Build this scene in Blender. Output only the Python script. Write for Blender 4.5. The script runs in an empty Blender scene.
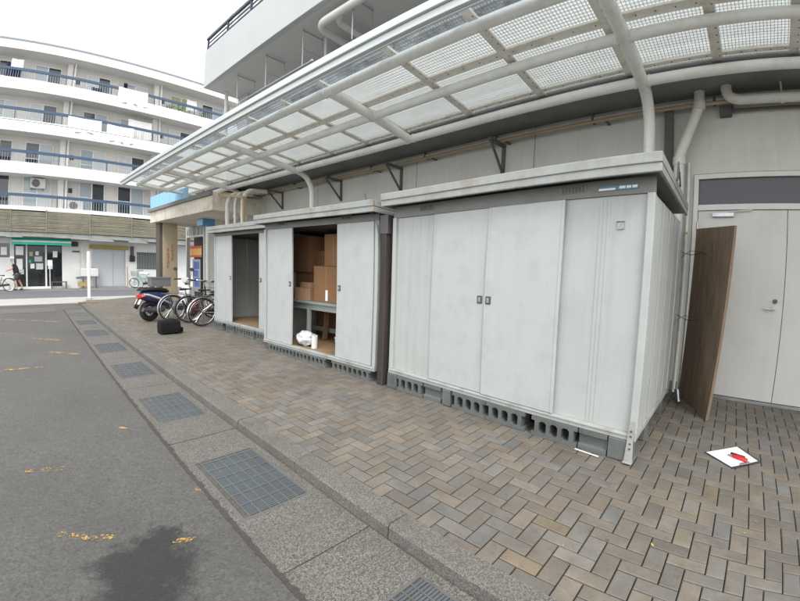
import bpy, bmesh, math, random
from mathutils import Matrix, Vector
R = math.radians
random.seed(7)
S = bpy.context.scene
COL = S.collection

# ------------------------------------------------------------------ camera
CAM_H = 1.42
YAW, PITCH, ROLL = R(-48.2), R(4.36), R(1.85)       # heading off the shed row, tilt down, tilt sideways
cd = bpy.data.cameras.new('camera'); cam = bpy.data.objects.new('camera', cd); COL.objects.link(cam)
S.camera = cam
f_ = Vector((-math.sin(YAW), math.cos(YAW), 0)); r_ = Vector((math.cos(YAW), math.sin(YAW), 0)); u_ = Vector((0, 0, 1))
fw = f_ * math.cos(PITCH) - u_ * math.sin(PITCH); up = u_ * math.cos(PITCH) + f_ * math.sin(PITCH)
rt = r_ * math.cos(ROLL) + up * math.sin(ROLL); up = up * math.cos(ROLL) - r_ * math.sin(ROLL)
mw = Matrix((rt, up, -fw)).transposed().to_4x4(); mw.translation = (0, 0, CAM_H)
cam.matrix_world = mw
cd.clip_start = 0.05; cd.clip_end = 600
cd.sensor_width = 36; cd.lens = 16.9
# the phone's wide-angle lens: its slight barrel bend
cd.type = 'PANO'; cd.panorama_type = 'FISHEYE_LENS_POLYNOMIAL'
cd.fisheye_fov = R(178)
K = (6.20639845e-02, -9.77964563e-04, -2.20909676e-06, 6.74895481e-07)
SG = -1.0
cd.fisheye_polynomial_k0 = 0
cd.fisheye_polynomial_k1, cd.fisheye_polynomial_k2, cd.fisheye_polynomial_k3, cd.fisheye_polynomial_k4 = [SG * k for k in K]

# ------------------------------------------------------------------ world, sun, exposure
SUN_EL, SUN_AZ = R(52), R(215)                       # azimuth clockwise from +Y
wd = bpy.data.worlds.new('World'); S.world = wd; wd.use_nodes = True
nt = wd.node_tree; nt.nodes.clear()
out = nt.nodes.new('ShaderNodeOutputWorld'); bg = nt.nodes.new('ShaderNodeBackground')
sky = nt.nodes.new('ShaderNodeTexSky'); sky.sky_type = 'NISHITA'; sky.sun_disc = False
sky.sun_elevation = SUN_EL; sky.sun_rotation = SUN_AZ; sky.dust_density = 2.0
mx = nt.nodes.new('ShaderNodeMix'); mx.data_type = 'RGBA'; mx.inputs['Factor'].default_value = 0.86
mx.inputs['B'].default_value = (9.9, 9.95, 9.9, 1)   # the even white cloud cover
nt.links.new(sky.outputs[0], mx.inputs['A']); nt.links.new(mx.outputs['Result'], bg.inputs['Color'])
bg.inputs['Strength'].default_value = 0.1
nt.links.new(bg.outputs[0], out.inputs[0])
sl = bpy.data.lights.new('sun', 'SUN'); sl.energy = 1.0; sl.angle = R(25); sl.color = (1, .97, .92)
so = bpy.data.objects.new('sun', sl); COL.objects.link(so)
sd = Vector((math.sin(SUN_AZ) * math.cos(SUN_EL), math.cos(SUN_AZ) * math.cos(SUN_EL), math.sin(SUN_EL)))
so.rotation_euler = sd.to_track_quat('Z', 'Y').to_euler(); so.location = (0, -5, 20)
S.view_settings.view_transform = 'Standard'; S.view_settings.look = 'None'
S.view_settings.exposure = 1.25; S.view_settings.gamma = 1
S.cycles.max_bounces = 10; S.cycles.transparent_max_bounces = 12

# ------------------------------------------------------------------ materials
MATS = {}
def newmat(name):
    m = bpy.data.materials.new(name); m.use_nodes = True
    MATS[name] = m
    return m, m.node_tree, m.node_tree.nodes['Principled BSDF']
def nd(t, k, **kw):
    n = t.nodes.new(k)
    for a, b in kw.items(): setattr(n, a, b)
    return n
def mixc(t, fac, a, b, mode='MIX'):
    n = nd(t, 'ShaderNodeMix', data_type='RGBA', blend_type=mode)
    for key, v in (('Factor', fac), ('A', a), ('B', b)):
        if hasattr(v, 'links'): t.links.new(v, n.inputs[key])
        elif key == 'Factor': n.inputs[key].default_value = v
        else: n.inputs[key].default_value = (*v, 1)
    return n.outputs['Result']
def ramp(t, v, a, b, ca=0, cb=1):
    n = nd(t, 'ShaderNodeMapRange'); n.clamp = True
    n.inputs[1].default_value = a; n.inputs[2].default_value = b; n.inputs[3].default_value = ca; n.inputs[4].default_value = cb
    t.links.new(v, n.inputs[0]); return n.outputs[0]
def mth(t, op, a, b=None):
    n = nd(t, 'ShaderNodeMath', operation=op)
    for i, v in enumerate((a, b)):
        if v is None: continue
        if hasattr(v, 'links'): t.links.new(v, n.inputs[i])
        else: n.inputs[i].default_value = v
    return n.outputs[0]
def coords(t, scale=(1, 1, 1), rnd=True):
    tc = nd(t, 'ShaderNodeTexCoord'); v = tc.outputs['Object']
    if rnd:
        oi = nd(t, 'ShaderNodeObjectInfo'); mu = nd(t, 'ShaderNodeVectorMath', operation='ADD')
        sc = mth(t, 'MULTIPLY', oi.outputs['Random'], 40.0)
        t.links.new(v, mu.inputs[0]); t.links.new(sc, mu.inputs[1]); v = mu.outputs[0]
    mp = nd(t, 'ShaderNodeMapping'); mp.inputs['Scale'].default_value = scale
    t.links.new(v, mp.inputs[0]); return mp.outputs[0]
def noise(t, vec, scale, detail=5, rough=.6):
    n = nd(t, 'ShaderNodeTexNoise'); n.inputs['Scale'].default_value = scale; n.inputs['Detail'].default_value = detail
    n.inputs['Roughness'].default_value = rough; t.links.new(vec, n.inputs['Vector']); return n.outputs['Fac']
def bump(t, b, h, strength, dist=.01):
    n = nd(t, 'ShaderNodeBump'); n.inputs['Strength'].default_value = strength; n.inputs['Distance'].default_value = dist
    t.links.new(h, n.inputs['Height']); t.links.new(n.outputs[0], b.inputs['Normal'])
def mk(name, col, rough=.6, metal=0, var=.1, scale=3, grime=None, gamt=.5, gscale=1.3, streak=None, samt=.3, bmp=0, bscale=60, spec=.5):
    """plain procedural surface: base colour with cloudy variation, blotchy grime, vertical streaks, fine relief"""
    m, t, b = newmat(name)
    v = coords(t)
    c = mixc(t, noise(t, v, scale), [x * (1 - var) for x in col], [min(1, x * (1 + var)) for x in col])
    if grime is not None:
        c = mixc(t, mth(t, 'MULTIPLY', ramp(t, noise(t, v, gscale, 8, .7), .48, .72), gamt), c, grime)
    if streak is not None:
        vs = coords(t, (9, 9, .45))
        c = mixc(t, mth(t, 'MULTIPLY', ramp(t, noise(t, vs, 1.6, 6, .65), .5, .75), samt), c, streak)
    t.links.new(c, b.inputs['Base Color'])
    b.inputs['Metallic'].default_value = metal; b.inputs['Specular IOR Level'].default_value = spec
    rr = ramp(t, noise(t, v, scale * 2.3), .3, .7, max(0.02, rough - .08), min(1, rough + .08)); t.links.new(rr, b.inputs['Roughness'])
    if bmp: bump(t, b, noise(t, v, bscale, 4), bmp)
    return m
mk('shed_paint', (.40, .42, .41), .5, var=.06, scale=2, grime=(.27, .275, .255), gamt=.3, gscale=2.4, streak=(.27, .26, .235), samt=.32, bmp=.06, bscale=4)
mk('shed_door', (.415, .435, .435), .45, var=.05, scale=1.2, grime=(.28, .295, .295), gamt=.4, gscale=4.5, streak=(.32, .32, .30), samt=.25, bmp=.12, bscale=2.2)
mk('shed_trim', (.19, .19, .18), .5, var=.12, scale=4, grime=(.12, .10, .08), gamt=.4)
mk('shed_roof', (.31, .33, .32), .5, var=.15, scale=5, grime=(.22, .155, .10), gamt=.7, gscale=4, streak=(.26, .24, .21), samt=.5)
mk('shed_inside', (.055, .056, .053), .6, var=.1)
mk('dark_vent', (.10, .10, .09), .6)
mk('rail_paint', (.35, .37, .36), .5, var=.08, scale=6, grime=(.2, .13, .08), gamt=.6, gscale=5)
mk('concrete_block', (.115, .125, .12), .95, var=.25, scale=9, grime=(.05, .05, .045), gamt=.6, gscale=4, bmp=.5, bscale=90)
mk('concrete', (.25, .245, .23), .9, var=.15, scale=3, grime=(.16, .155, .14), gamt=.5, bmp=.3, bscale=60)
mk('stained_concrete', (.74, .70, .62), .9, var=.08, scale=2, grime=(.45, .31, .17), gamt=.7, gscale=1.6, streak=(.38, .3, .22), samt=.4)
mk('wall_paint', (.62, .63, .58), .85, var=.06, scale=.8, grime=(.46, .45, .41), gamt=.45, gscale=.9, streak=(.44, .43, .39), samt=.3, bmp=.1, bscale=40)
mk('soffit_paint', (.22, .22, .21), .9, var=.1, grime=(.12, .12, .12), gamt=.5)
mk('white_wall', (.50, .515, .525), .85, var=.03, scale=.6, grime=(.42, .42, .41), gamt=.3, gscale=.5)
mk('ceiling_grey', (.60, .60, .58), .9, var=.06, scale=.8, grime=(.5, .48, .45), gamt=.3)
mk('door_paint', (.60, .595, .57), .5, var=.03, scale=1, grime=(.47, .455, .42), gamt=.4, gscale=1.8, streak=(.48, .465, .44), samt=.25)
mk('frame_paint', (.66, .65, .62), .5, var=.04, grime=(.5, .47, .42), gamt=.4)
mk('steel', (.45, .45, .46), .35, metal=.9, var=.1)
mk('galvanised', (.42, .43, .44), .5, metal=.6, var=.15, grime=(.25, .2, .16), gamt=.3)
mk('dark_steel', (.10, .10, .105), .5, metal=.4, var=.2, grime=(.16, .09, .05), gamt=.5, gscale=6)
mk('bracket_steel', (.12, .115, .11), .7, var=.2, grime=(.15, .09, .05), gamt=.6, gscale=8)
mk('tan_steel', (.42, .33, .21), .7, var=.15, grime=(.25, .15, .08), gamt=.5, gscale=6)
mk('tube_paint', (.84, .85, .81), .4, var=.04, scale=3, grime=(.5, .44, .36), gamt=.4, gscale=4, bmp=.03)
mk('fascia_paint', (.60, .645, .65), .4, var=.04, scale=3, grime=(.5, .48, .43), gamt=.3, gscale=3)
mk('rafter_paint', (.88, .85, .78), .5, var=.05, scale=5, grime=(.45, .32, .21), gamt=.55, gscale=6)
mk('rubber_seal', (.12, .12, .13), .7)
mk('screw', (.2, .12, .07), .6, metal=.5)
mk('pvc', (.68, .67, .62), .4, var=.06, grime=(.46, .42, .36), gamt=.5, gscale=4)
mk('pvc_white', (.68, .68, .65), .4, var=.05, grime=(.5, .48, .43), gamt=.35)
mk('timber_dark', (.035, .029, .026), .8, var=.3, scale=10, streak=(.10, .075, .06), samt=.5, bmp=.2)
mk('black_plastic', (.02, .02, .022), .45)
mk('black_rubber', (.018, .018, .019), .8, bmp=.1)
mk('black_bag', (.009, .009, .010), .85, var=.3, scale=9, bmp=.3, bscale=25, spec=.2)
mk('grey_plastic', (.13, .135, .14), .5)
mk('white_plastic', (.6, .6, .59), .4)
mk('white_paint', (.8, .8, .79), .4, var=.03)
mk('navy', (.028, .034, .10), .3, var=.05)
mk('red_plastic', (.55, .02, .03), .3)
mk('red_mark', (.42, .06, .05), .7, var=.25, scale=14)
mk('faded_red', (.50, .27, .23), .7)
mk('amber', (.6, .2, .03), .3)
mk('chrome', (.6, .6, .61), .22, metal=1)
mk('saddle', (.02, .02, .02), .5)
mk('bike_silver', (.5, .52, .54), .3, metal=.7)
mk('bike_maroon', (.22, .03, .04), .3)
mk('bike_black', (.03, .03, .035), .3)
mk('bike_green', (.05, .33, .24), .35)
mk('paper', (.82, .82, .81), .7, var=.02)
mk('clip_black', (.03, .03, .05), .4)
mk('cardboard', (.22, .115, .052), .85, var=.12, scale=2, grime=(.16, .085, .04), gamt=.4)
mk('cardboard_pale', (.34, .21, .125), .85, var=.12, scale=2)
mk('tape', (.30, .2, .11), .3)
mk('desk_steel', (.24, .27, .25), .45, var=.1, grime=(.16, .16, .14), gamt=.4)
mk('ply_floor', (.24, .155, .085), .8, var=.2, scale=3, grime=(.13, .09, .055), gamt=.5)
mk('plastic_bag', (.55, .57, .58), .35, var=.2, scale=6)
mk('blue_sheet', (.30, .58, .82), .5, var=.08)
mk('blue_box', (.10, .25, .48), .5, var=.08)
mk('tan_column', (.42, .36, .25), .8, var=.06, grime=(.34, .28, .19), gamt=.4, streak=(.3, .25, .17), samt=.25)
mk('brown_metal', (.10, .085, .075), .6)
mk('tile_grey', (.43, .42, .39), .6, var=.15, scale=7)
mk('rail_blue', (.045, .085, .15), .5, var=.08)
mk('rail_dark', (.035, .05, .08), .5)
mk('far_white', (.76, .765, .75), .85, var=.03, grime=(.62, .61, .58), gamt=.35, gscale=.4, streak=(.58, .57, .54), samt=.25)
mk('far_wall', (.70, .68, .64), .9, var=.05, grime=(.56, .53, .48), gamt=.35, gscale=.6, streak=(.55, .52, .48), samt=.25)
mk('far_ceiling', (.66, .65, .63), .9, var=.04)
mk('alu_frame', (.78, .79, .79), .4)
mk('curtain', (.62, .64, .64), .9, var=.1, scale=5)
mk('curtain_green', (.40, .42, .24), .9, var=.15, scale=5)
mk('laundry_cloth', (.82, .82, .81), .9, var=.05)
mk('laundry_dark', (.03, .035, .09), .9, var=.2)
mk('coping', (.28, .33, .38), .5)
mk('reed', (.225, .21, .16), .9, var=.35, scale=3, grime=(.12, .125, .08), gamt=.6, gscale=1.2)
mk('reed_back', (.06, .058, .042), .95, var=.2)
mk('awning_green', (.02, .42, .30), .6, var=.06)
mk('awning_white', (.78, .82, .79), .6, var=.04)
mk('shop_dark', (.03, .032, .035), .5)
mk('poster_blue', (.16, .22, .55), .6, var=.5, scale=9)
mk('poster_yellow', (.85, .55, .16), .6, var=.1)
mk('poster_red', (.8, .13, .09), .6)
mk('poster_pale', (.45, .52, .55), .6, var=.3, scale=12)
mk('sheet_door', (.46, .49, .52), .5, var=.05, streak=(.38, .4, .42), samt=.3)
mk('mustard', (.36, .27, .09), .8, var=.2)
mk('roof_sheet', (.27, .28, .27), .6, var=.25, scale=2, grime=(.16, .14, .11), gamt=.7)
mk('skin', (.46, .27, .19), .55, var=.05)
mk('shirt_black', (.02, .022, .028), .9, var=.2)
mk('shorts_grey', (.05, .05, .055), .9, var=.2)
mk('cap_white', (.7, .7, .68), .9)
mk('leaf', (.06, .13, .025), .6, var=.4, scale=14)
mk('sand_joint', (.030, .027, .023), .95, var=.3, scale=14, bmp=.3)
mk('sticker_blue', (.10, .24, .38), .5, var=.2, scale=30)
mk('sticker_green', (.30, .36, .34), .5, var=.6, scale=55)
mk('cable', (.05, .05, .05), .6)
mk('terracotta', (.3, .12, .07), .8)
mk('rust_block', (.20, .14, .105), .9, var=.2)

def glassy(name, col, rough=.08, alpha_see=.0):
    m, t, b = newmat(name)
    b.inputs['Base Color'].default_value = (*col, 1); b.inputs['Roughness'].default_value = rough
    b.inputs['Specular IOR Level'].default_value = .8
    if alpha_see:
        tr = nd(t, 'ShaderNodeBsdfTransparent'); ms = nd(t, 'ShaderNodeMixShader'); ms.inputs[0].default_value = alpha_see
        t.links.new(b.outputs[0], ms.inputs[1]); t.links.new(tr.outputs[0], ms.inputs[2])
        t.links.new(ms.outputs[0], t.nodes['Material Output'].inputs[0])
    return m
glassy('glass_dark', (.03, .035, .04)); glassy('glass_navy', (.012, .015, .026), .35)
glassy('glass_pale', (.36, .42, .45), .15); glassy('glass_shop', (.03, .035, .04), .05, .6)
glassy('lens_red', (.5, .01, .015), .1)

def asphalt():
    m, t, b = newmat('asphalt'); v = coords(t, rnd=False)
    sp = noise(t, v, 75, 5, .85); big = noise(t, v, .55, 6, .6); mid = noise(t, v, 5, 7, .75)
    vo = nd(t, 'ShaderNodeTexVoronoi'); vo.inputs['Scale'].default_value = 62; t.links.new(v, vo.inputs['Vector'])
    sc = nd(t, 'ShaderNodeSeparateColor'); t.links.new(vo.outputs['Color'], sc.inputs[0])
    c = mixc(t, ramp(t, sp, .36, .64), (.054, .053, .050), (.142, .137, .130))
    c = mixc(t, mth(t, 'MULTIPLY', ramp(t, sc.outputs[0], .72, .95), .4), c, (.17, .165, .155))
    c = mixc(t, mth(t, 'MULTIPLY', ramp(t, sc.outputs[1], .75, .95), .35), c, (.035, .034, .033))
    c = mixc(t, mth(t, 'MULTIPLY', ramp(t, big, .4, .65), .4), c, (.055, .053, .05))
    c = mixc(t, mth(t, 'MULTIPLY', ramp(t, mid, .5, .72), .35), c, (.125, .12, .112))
    # dropped oil: a blotch with a ragged rim on the lot
    tc = nd(t, 'ShaderNodeTexCoord'); total = None
    for (ox, oy, rad) in ((.44, 2.02, .27), (.54, 2.2, .16), (.33, 1.80, .24), (.36, 2.1, .2)):
        d = nd(t, 'ShaderNodeVectorMath', operation='DISTANCE'); d.inputs[1].default_value = (ox, oy, -.085)
        t.links.new(tc.outputs['Object'], d.inputs[0])
        dd = mth(t, 'ADD', d.outputs['Value'], mth(t, 'MULTIPLY', mth(t, 'SUBTRACT', noise(t, v, 9, 9, .8), .5), .55))
        k = ramp(t, dd, rad * .6, rad * 1.15, 1, 0); total = k if total is None else mth(t, 'MAXIMUM', total, k)
    c = mixc(t, mth(t, 'MULTIPLY', total, .8), c, (.010, .0095, .0105))
    t.links.new(c, b.inputs['Base Color'])
    t.links.new(ramp(t, total, 0, 1, .66, .5), b.inputs['Roughness'])
    bump(t, b, sp, .8, .01)
asphalt()
mk('apron_concrete', (.40, .39, .37), .85, var=.12, scale=2, grime=(.28, .27, .25), gamt=.5, bmp=.2)
mk('road_asphalt', (.135, .14, .15), .75, var=.12, scale=2, bmp=.2, bscale=90)
mk('grate_steel', (.115, .132, .145), .45, metal=.35, var=.2, scale=6, grime=(.10, .08, .06), gamt=.5, gscale=5)
mk('asphalt_lip', (.048, .043, .040), .95, var=.4, scale=25, bmp=.6)
mk('grate_edge', (.135, .135, .13), .55, metal=.3, var=.2, scale=6, grime=(.10, .07, .05), gamt=.6, gscale=7)
def worn_paint():
    m, t, b = newmat('worn_yellow'); v = coords(t)
    a = noise(t, v, 9, 8, .75); a2 = noise(t, v, 75, 4, .6)
    k = ramp(t, mth(t, 'ADD', a, mth(t, 'MULTIPLY', mth(t, 'SUBTRACT', a2, .5), .5)), .5, .56)
    b.inputs['Base Color'].default_value = (.44, .26, .075, 1); b.inputs['Roughness'].default_value = .8
    tr = nd(t, 'ShaderNodeBsdfTransparent'); ms = nd(t, 'ShaderNodeMixShader')
    t.links.new(k, ms.inputs[0]); t.links.new(tr.outputs[0], ms.inputs[1]); t.links.new(b.outputs[0], ms.inputs[2])
    t.links.new(ms.outputs[0], t.nodes['Material Output'].inputs[0])
worn_paint()
def exposed_aggregate(name, ca, cb, cc):
    m, t, b = newmat(name); v = coords(t)
    vo = nd(t, 'ShaderNodeTexVoronoi'); vo.inputs['Scale'].default_value = 170; t.links.new(v, vo.inputs['Vector'])
    wn = nd(t, 'ShaderNodeSeparateColor'); t.links.new(vo.outputs['Color'], wn.inputs[0])
    c = mixc(t, ramp(t, wn.outputs[0], .2, .9), ca, cb)
    c = mixc(t, mth(t, 'MULTIPLY', ramp(t, noise(t, v, 2.2, 7, .7), .45, .7), .5), c, cc)
    t.links.new(c, b.inputs['Base Color']); b.inputs['Roughness'].default_value = .68
    bump(t, b, vo.outputs['Distance'], .5, .006)
exposed_aggregate('slab_aggregate', (.066, .062, .056), (.20, .19, .17), (.088, .081, .071))
exposed_aggregate('kerb_stone', (.085, .080, .072), (.20, .19, .172), (.075, .068, .058))
def brickmat(name, use_attr):
    m, t, b = newmat(name); v = coords(t, rnd=not use_attr)
    if use_attr: src = nd(t, 'ShaderNodeVertexColor', layer_name='tone').outputs['Color']
    else: src = nd(t, 'ShaderNodeObjectInfo').outputs['Color']
    k = ramp(t, noise(t, v, 260, 3, .7), .3, .7, .66, 1.3)
    kk = mth(t, 'MULTIPLY', k, ramp(t, noise(t, v, 6, 6, .65), .3, .7, .78, 1.18))
    cc = nd(t, 'ShaderNodeCombineColor')
    for i in range(3): t.links.new(kk, cc.inputs[i])
    c = mixc(t, 1.0, src, cc.outputs[0], 'MULTIPLY')
    geo = nd(t, 'ShaderNodeNewGeometry')
    vw = nd(t, 'ShaderNodeMapping'); t.links.new(geo.outputs['Position'], vw.inputs[0])
    c = mixc(t, mth(t, 'MULTIPLY', ramp(t, noise(t, vw.outputs[0], 1.1, 7, .7), .42, .72), .5), c, (.078, .067, .054))
    c = mixc(t, mth(t, 'MULTIPLY', ramp(t, noise(t, vw.outputs[0], 3.1, 5, .6), .58, .8), .55), c, (.22, .175, .115))
    c = mixc(t, mth(t, 'MULTIPLY', ramp(t, noise(t, vw.outputs[0], 17, 6, .75), .55, .7), .45), c, (.062, .054, .044))
    gv = nd(t, 'ShaderNodeTexVoronoi'); gv.inputs['Scale'].default_value = 2.6; t.links.new(vw.outputs[0], gv.inputs['Vector'])
    c = mixc(t, mth(t, 'MULTIPLY', ramp(t, gv.outputs['Distance'], .028, .05, 1, 0), .65), c, (.035, .033, .03))
    t.links.new(c, b.inputs['Base Color']); b.inputs['Roughness'].default_value = .62
    bump(t, b, noise(t, v, 190, 3), .35, .004)
brickmat('paver', False); brickmat('paver_mass', True)
def board_mat():
    m, t, b = newmat('board_wood'); v = coords(t, (14, 14, .9), False)
    g = noise(t, v, 2.4, 8, .65)
    c = mixc(t, ramp(t, g, .3, .7), (.125, .088, .062), (.33, .235, .158))
    c = mixc(t, mth(t, 'MULTIPLY', ramp(t, noise(t, coords(t, rnd=False), 2.5, 6, .7), .45, .7), .5), c, (.27, .20, .135))
    t.links.new(c, b.inputs['Base Color']); b.inputs['Roughness'].default_value = .75; bump(t, b, g, .3, .004)
board_mat()
def glazing(name, frost, tint):
    m, t, b = newmat(name); t.nodes.remove(b)
    tc = nd(t, 'ShaderNodeTexCoord'); sx = nd(t, 'ShaderNodeSeparateXYZ'); t.links.new(tc.outputs['Object'], sx.inputs[0])
    def lines(o, per, w):
        fr = mth(t, 'FRACT', mth(t, 'MULTIPLY', o, 1 / per)); return mth(t, 'LESS_THAN', fr, w)
    grid = mth(t, 'MAXIMUM', lines(sx.outputs[0], .05, .13), lines(sx.outputs[1], .036, .13))
    dirt = ramp(t, noise(t, tc.outputs['Object'], 3.5, 7, .7), .4, .75)
    trn = nd(t, 'ShaderNodeBsdfTransparent'); trn.inputs[0].default_value = (*tint, 1)
    tl = nd(t, 'ShaderNodeBsdfTranslucent'); tl.inputs[0].default_value = (.70, .72, .71, 1)
    df = nd(t, 'ShaderNodeBsdfDiffuse'); df.inputs[0].default_value = (.55, .55, .53, 1)
    a = nd(t, 'ShaderNodeMixShader'); a.inputs[0].default_value = .12
    t.links.new(tl.outputs[0], a.inputs[1]); t.links.new(df.outputs[0], a.inputs[2])
    fm = nd(t, 'ShaderNodeMixShader'); t.links.new(ramp(t, dirt, 0, 1, frost, min(1, frost + .2)), fm.inputs[0])
    t.links.new(trn.outputs[0], fm.inputs[1]); t.links.new(a.outputs[0], fm.inputs[2])
    wire = nd(t, 'ShaderNodeBsdfDiffuse'); wire.inputs[0].default_value = (.36, .37, .37, 1)
    w = nd(t, 'ShaderNodeMixShader'); t.links.new(mth(t, 'MULTIPLY', grid, .8), w.inputs[0])
    t.links.new(fm.outputs[0], w.inputs[1]); t.links.new(wire.outputs[0], w.inputs[2])
    t.links.new(w.outputs[0], t.nodes['Material Output'].inputs[0])
glazing('wired_glass', .58, (.93, .95, .95)); glazing('wired_glass_clear', .06, (.82, .86, .90))

# ------------------------------------------------------------------ mesh helpers
ORG = {}                                              # world origin of each object (no rotation while building)
class MB:
    def __init__(s): s.v = []; s.f = []
    def add(s, vs, fs):
        o = len(s.v); s.v += [tuple(p) for p in vs]; s.f += [tuple(i + o for i in f) for f in fs]; return s
    def box(s, x0, x1, y0, y1, z0, z1):
        return s.add([(x0, y0, z0), (x1, y0, z0), (x1, y1, z0), (x0, y1, z0), (x0, y0, z1), (x1, y0, z1), (x1, y1, z1), (x0, y1, z1)],
                     [(0, 3, 2, 1), (4, 5, 6, 7), (0, 1, 5, 4), (1, 2, 6, 5), (2, 3, 7, 6), (3, 0, 4, 7)])
    def bar(s, p0, p1, w, h, upv=(0, 0, 1)):
        p0, p1 = Vector(p0), Vector(p1); d = (p1 - p0).normalized(); a = d.cross(Vector(upv))
        if a.length < 1e-4: a = d.cross(Vector((1, 0, 0)))
        a.normalize(); b = a.cross(d).normalized(); vs = []
        for p in (p0, p1):
            for (i, j) in ((-1, -1), (1, -1), (1, 1), (-1, 1)): vs.append(p + a * i * w / 2 + b * j * h / 2)
        return s.add(vs, [(3, 2, 1, 0), (4, 5, 6, 7), (0, 1, 5, 4), (1, 2, 6, 5), (2, 3, 7, 6), (3, 0, 4, 7)])
    def tube(s, pts, r, n=10, closed=False, caps=True):
        P = [Vector(p) for p in pts]; m = len(P); rr = r if isinstance(r, (list, tuple)) else [r] * m
        T = []
        for i in range(m):
            if closed: T.append((P[(i + 1) % m] - P[i - 1]).normalized())
            else: T.append((P[min(i + 1, m - 1)] - P[max(i - 1, 0)]).normalized())
        a = T[0].cross(Vector((0, 0, 1)))
        if a.length < 1e-3: a = T[0].cross(Vector((1, 0, 0)))
        a.normalize(); vs = []; fs = []
        for i in range(m):
            a = (a - T[i] * a.dot(T[i])).normalized(); b = T[i].cross(a)
            for k in range(n):
                an = 2 * math.pi * k / n; vs.append(P[i] + (a * math.cos(an) + b * math.sin(an)) * rr[i])
        for i in range(m if closed else m - 1):
            j = (i + 1) % m
            for k in range(n):
                l = (k + 1) % n; fs.append((i * n + k, i * n + l, j * n + l, j * n + k))
        if caps and not closed: fs += [tuple(range(n - 1, -1, -1)), tuple((m - 1) * n + k for k in range(n))]
        return s.add(vs, fs)
    def cyl(s, p0, p1, r, n=12): return s.tube([p0, p1], r, n)
    def ring(s, c, ax, R_, r, n=28, k=6):
        c = Vector(c); ax = Vector(ax).normalized(); a = ax.orthogonal().normalized(); b = ax.cross(a)
        return s.tube([c + (a * math.cos(2 * math.pi * i / n) + b * math.sin(2 * math.pi * i / n)) * R_ for i in range(n)], r, k, True)
    def loft(s, secs, caps=True):
        n = len(secs[0]); vs = [p for q in secs for p in q]; fs = []
        for i in range(len(secs) - 1):
            for k in range(n):
                l = (k + 1) % n; fs.append((i * n + k, i * n + l, (i + 1) * n + l, (i + 1) * n + k))
        if caps: fs += [tuple(range(n - 1, -1, -1)), tuple((len(secs) - 1) * n + k for k in range(n))]
        return s.add(vs, fs)
    def quad(s, *p): return s.add(p, [tuple(range(len(p)))])
    def prism(s, poly, axis, a, b):
        """poly of 2-D points extruded along an axis: 'x' -> (y,z), 'y' -> (x,z), 'z' -> (x,y)"""
        def P(q, h): return {'x': (h, q[0], q[1]), 'y': (q[0], h, q[1]), 'z': (q[0], q[1], h)}[axis]
        n = len(poly); vs = [P(q, a) for q in poly] + [P(q, b) for q in poly]
        fs = [tuple(range(n - 1, -1, -1)), tuple(range(n, 2 * n))] + [(k, (k + 1) % n, n + (k + 1) % n, n + k) for k in range(n)]
        return s.add(vs, fs)
    def mesh(s, name, off=(0, 0, 0)):
        me = bpy.data.meshes.new(name)
        me.from_pydata([(x - off[0], y - off[1], z - off[2]) for x, y, z in s.v], [], s.f)
        bm = bmesh.new(); bm.from_mesh(me); bmesh.ops.recalc_face_normals(bm, faces=bm.faces); bm.to_mesh(me); bm.free()
        return me
    def build(s, name, mat, parent=None, smooth=False, bevel=0, origin=None):
        off = ORG[parent.name] if parent is not None else (origin or (0, 0, 0))
        me = s.mesh(name, off); me.materials.append(MATS[mat])
        o = bpy.data.objects.new(name, me); COL.objects.link(o); ORG[o.name] = off
        if parent is not None: o.parent = parent
        else: o.location = off
        if smooth:
            me.polygons.foreach_set('use_smooth', [True] * len(me.polygons))
            try: me.set_sharp_from_angle(angle=R(40))
            except Exception: pass
        if bevel:
            md = o.modifiers.new('bevel', 'BEVEL'); md.width = bevel; md.segments = 2; md.limit_method = 'ANGLE'; md.angle_limit = R(40)
        return o
def thing(name, label, cat, loc=(0, 0, 0), group=None):
    o = bpy.data.objects.new(name, None); COL.objects.link(o); o.location = loc; ORG[o.name] = tuple(loc)
    o.empty_display_size = .1
    return tag(o, label, cat, group)
def tag(o, label, cat, group=None):
    o['label'] = label; o['category'] = cat
    if group: o['group'] = group
    return o
def struct(o, label=None):
    o['kind'] = 'structure'
    if label: o['label'] = label
    return o
def B(x0, x1, y0, y1, z0, z1): return MB().box(x0, x1, y0, y1, z0, z1)
def jit(a): return random.uniform(-a, a)

# ------------------------------------------------------------------ ground
ZL = -0.085                                           # lot and gutter level, pavement at 0
g = MB().quad((-120, -60, ZL), (120, -60, ZL), (120, 160, ZL), (-120, 160, ZL)).build('parking_lot', 'asphalt')
struct(g, 'dark worn asphalt of the parking lot with an oil stain')
rd = MB().quad((-80, 20.6, ZL + .004), (80, 20.6, ZL + .004), (80, 26.45, ZL + .004), (-80, 26.45, ZL + .004)).build('road', 'road_asphalt')
struct(rd, 'grey street running past the shops')
cs = B(-40, 2.55, 17.7, 20.6, ZL - .1, ZL + .02).build('concrete_apron', 'apron_concrete'); struct(cs, 'pale concrete strip between lot and street')
cs2 = B(2.552, 40, 18.9, 20.598, ZL - .1, ZL + .018).build('concrete_apron', 'apron_concrete'); struct(cs2, 'pale concrete strip between brick pavement and street')
fk = B(-40, 40, 26.45, 27.0, ZL - .1, -.02).build('far_pavement', 'concrete'); struct(fk, 'narrow pavement in front of the shops')
wl = MB().quad((-40, 25.95, ZL + .008), (40, 25.95, ZL + .008), (40, 26.08, ZL + .008), (-40, 26.08, ZL + .008)).build('road_edge_line', 'white_paint', rd)
rg = B(-7, 1.25, 14.95, 16.35, ZL - .1, ZL + .012).build('concrete_gutter_return', 'slab_aggregate'); struct(rg, 'curved gutter strip at the far end of the lot')

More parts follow.
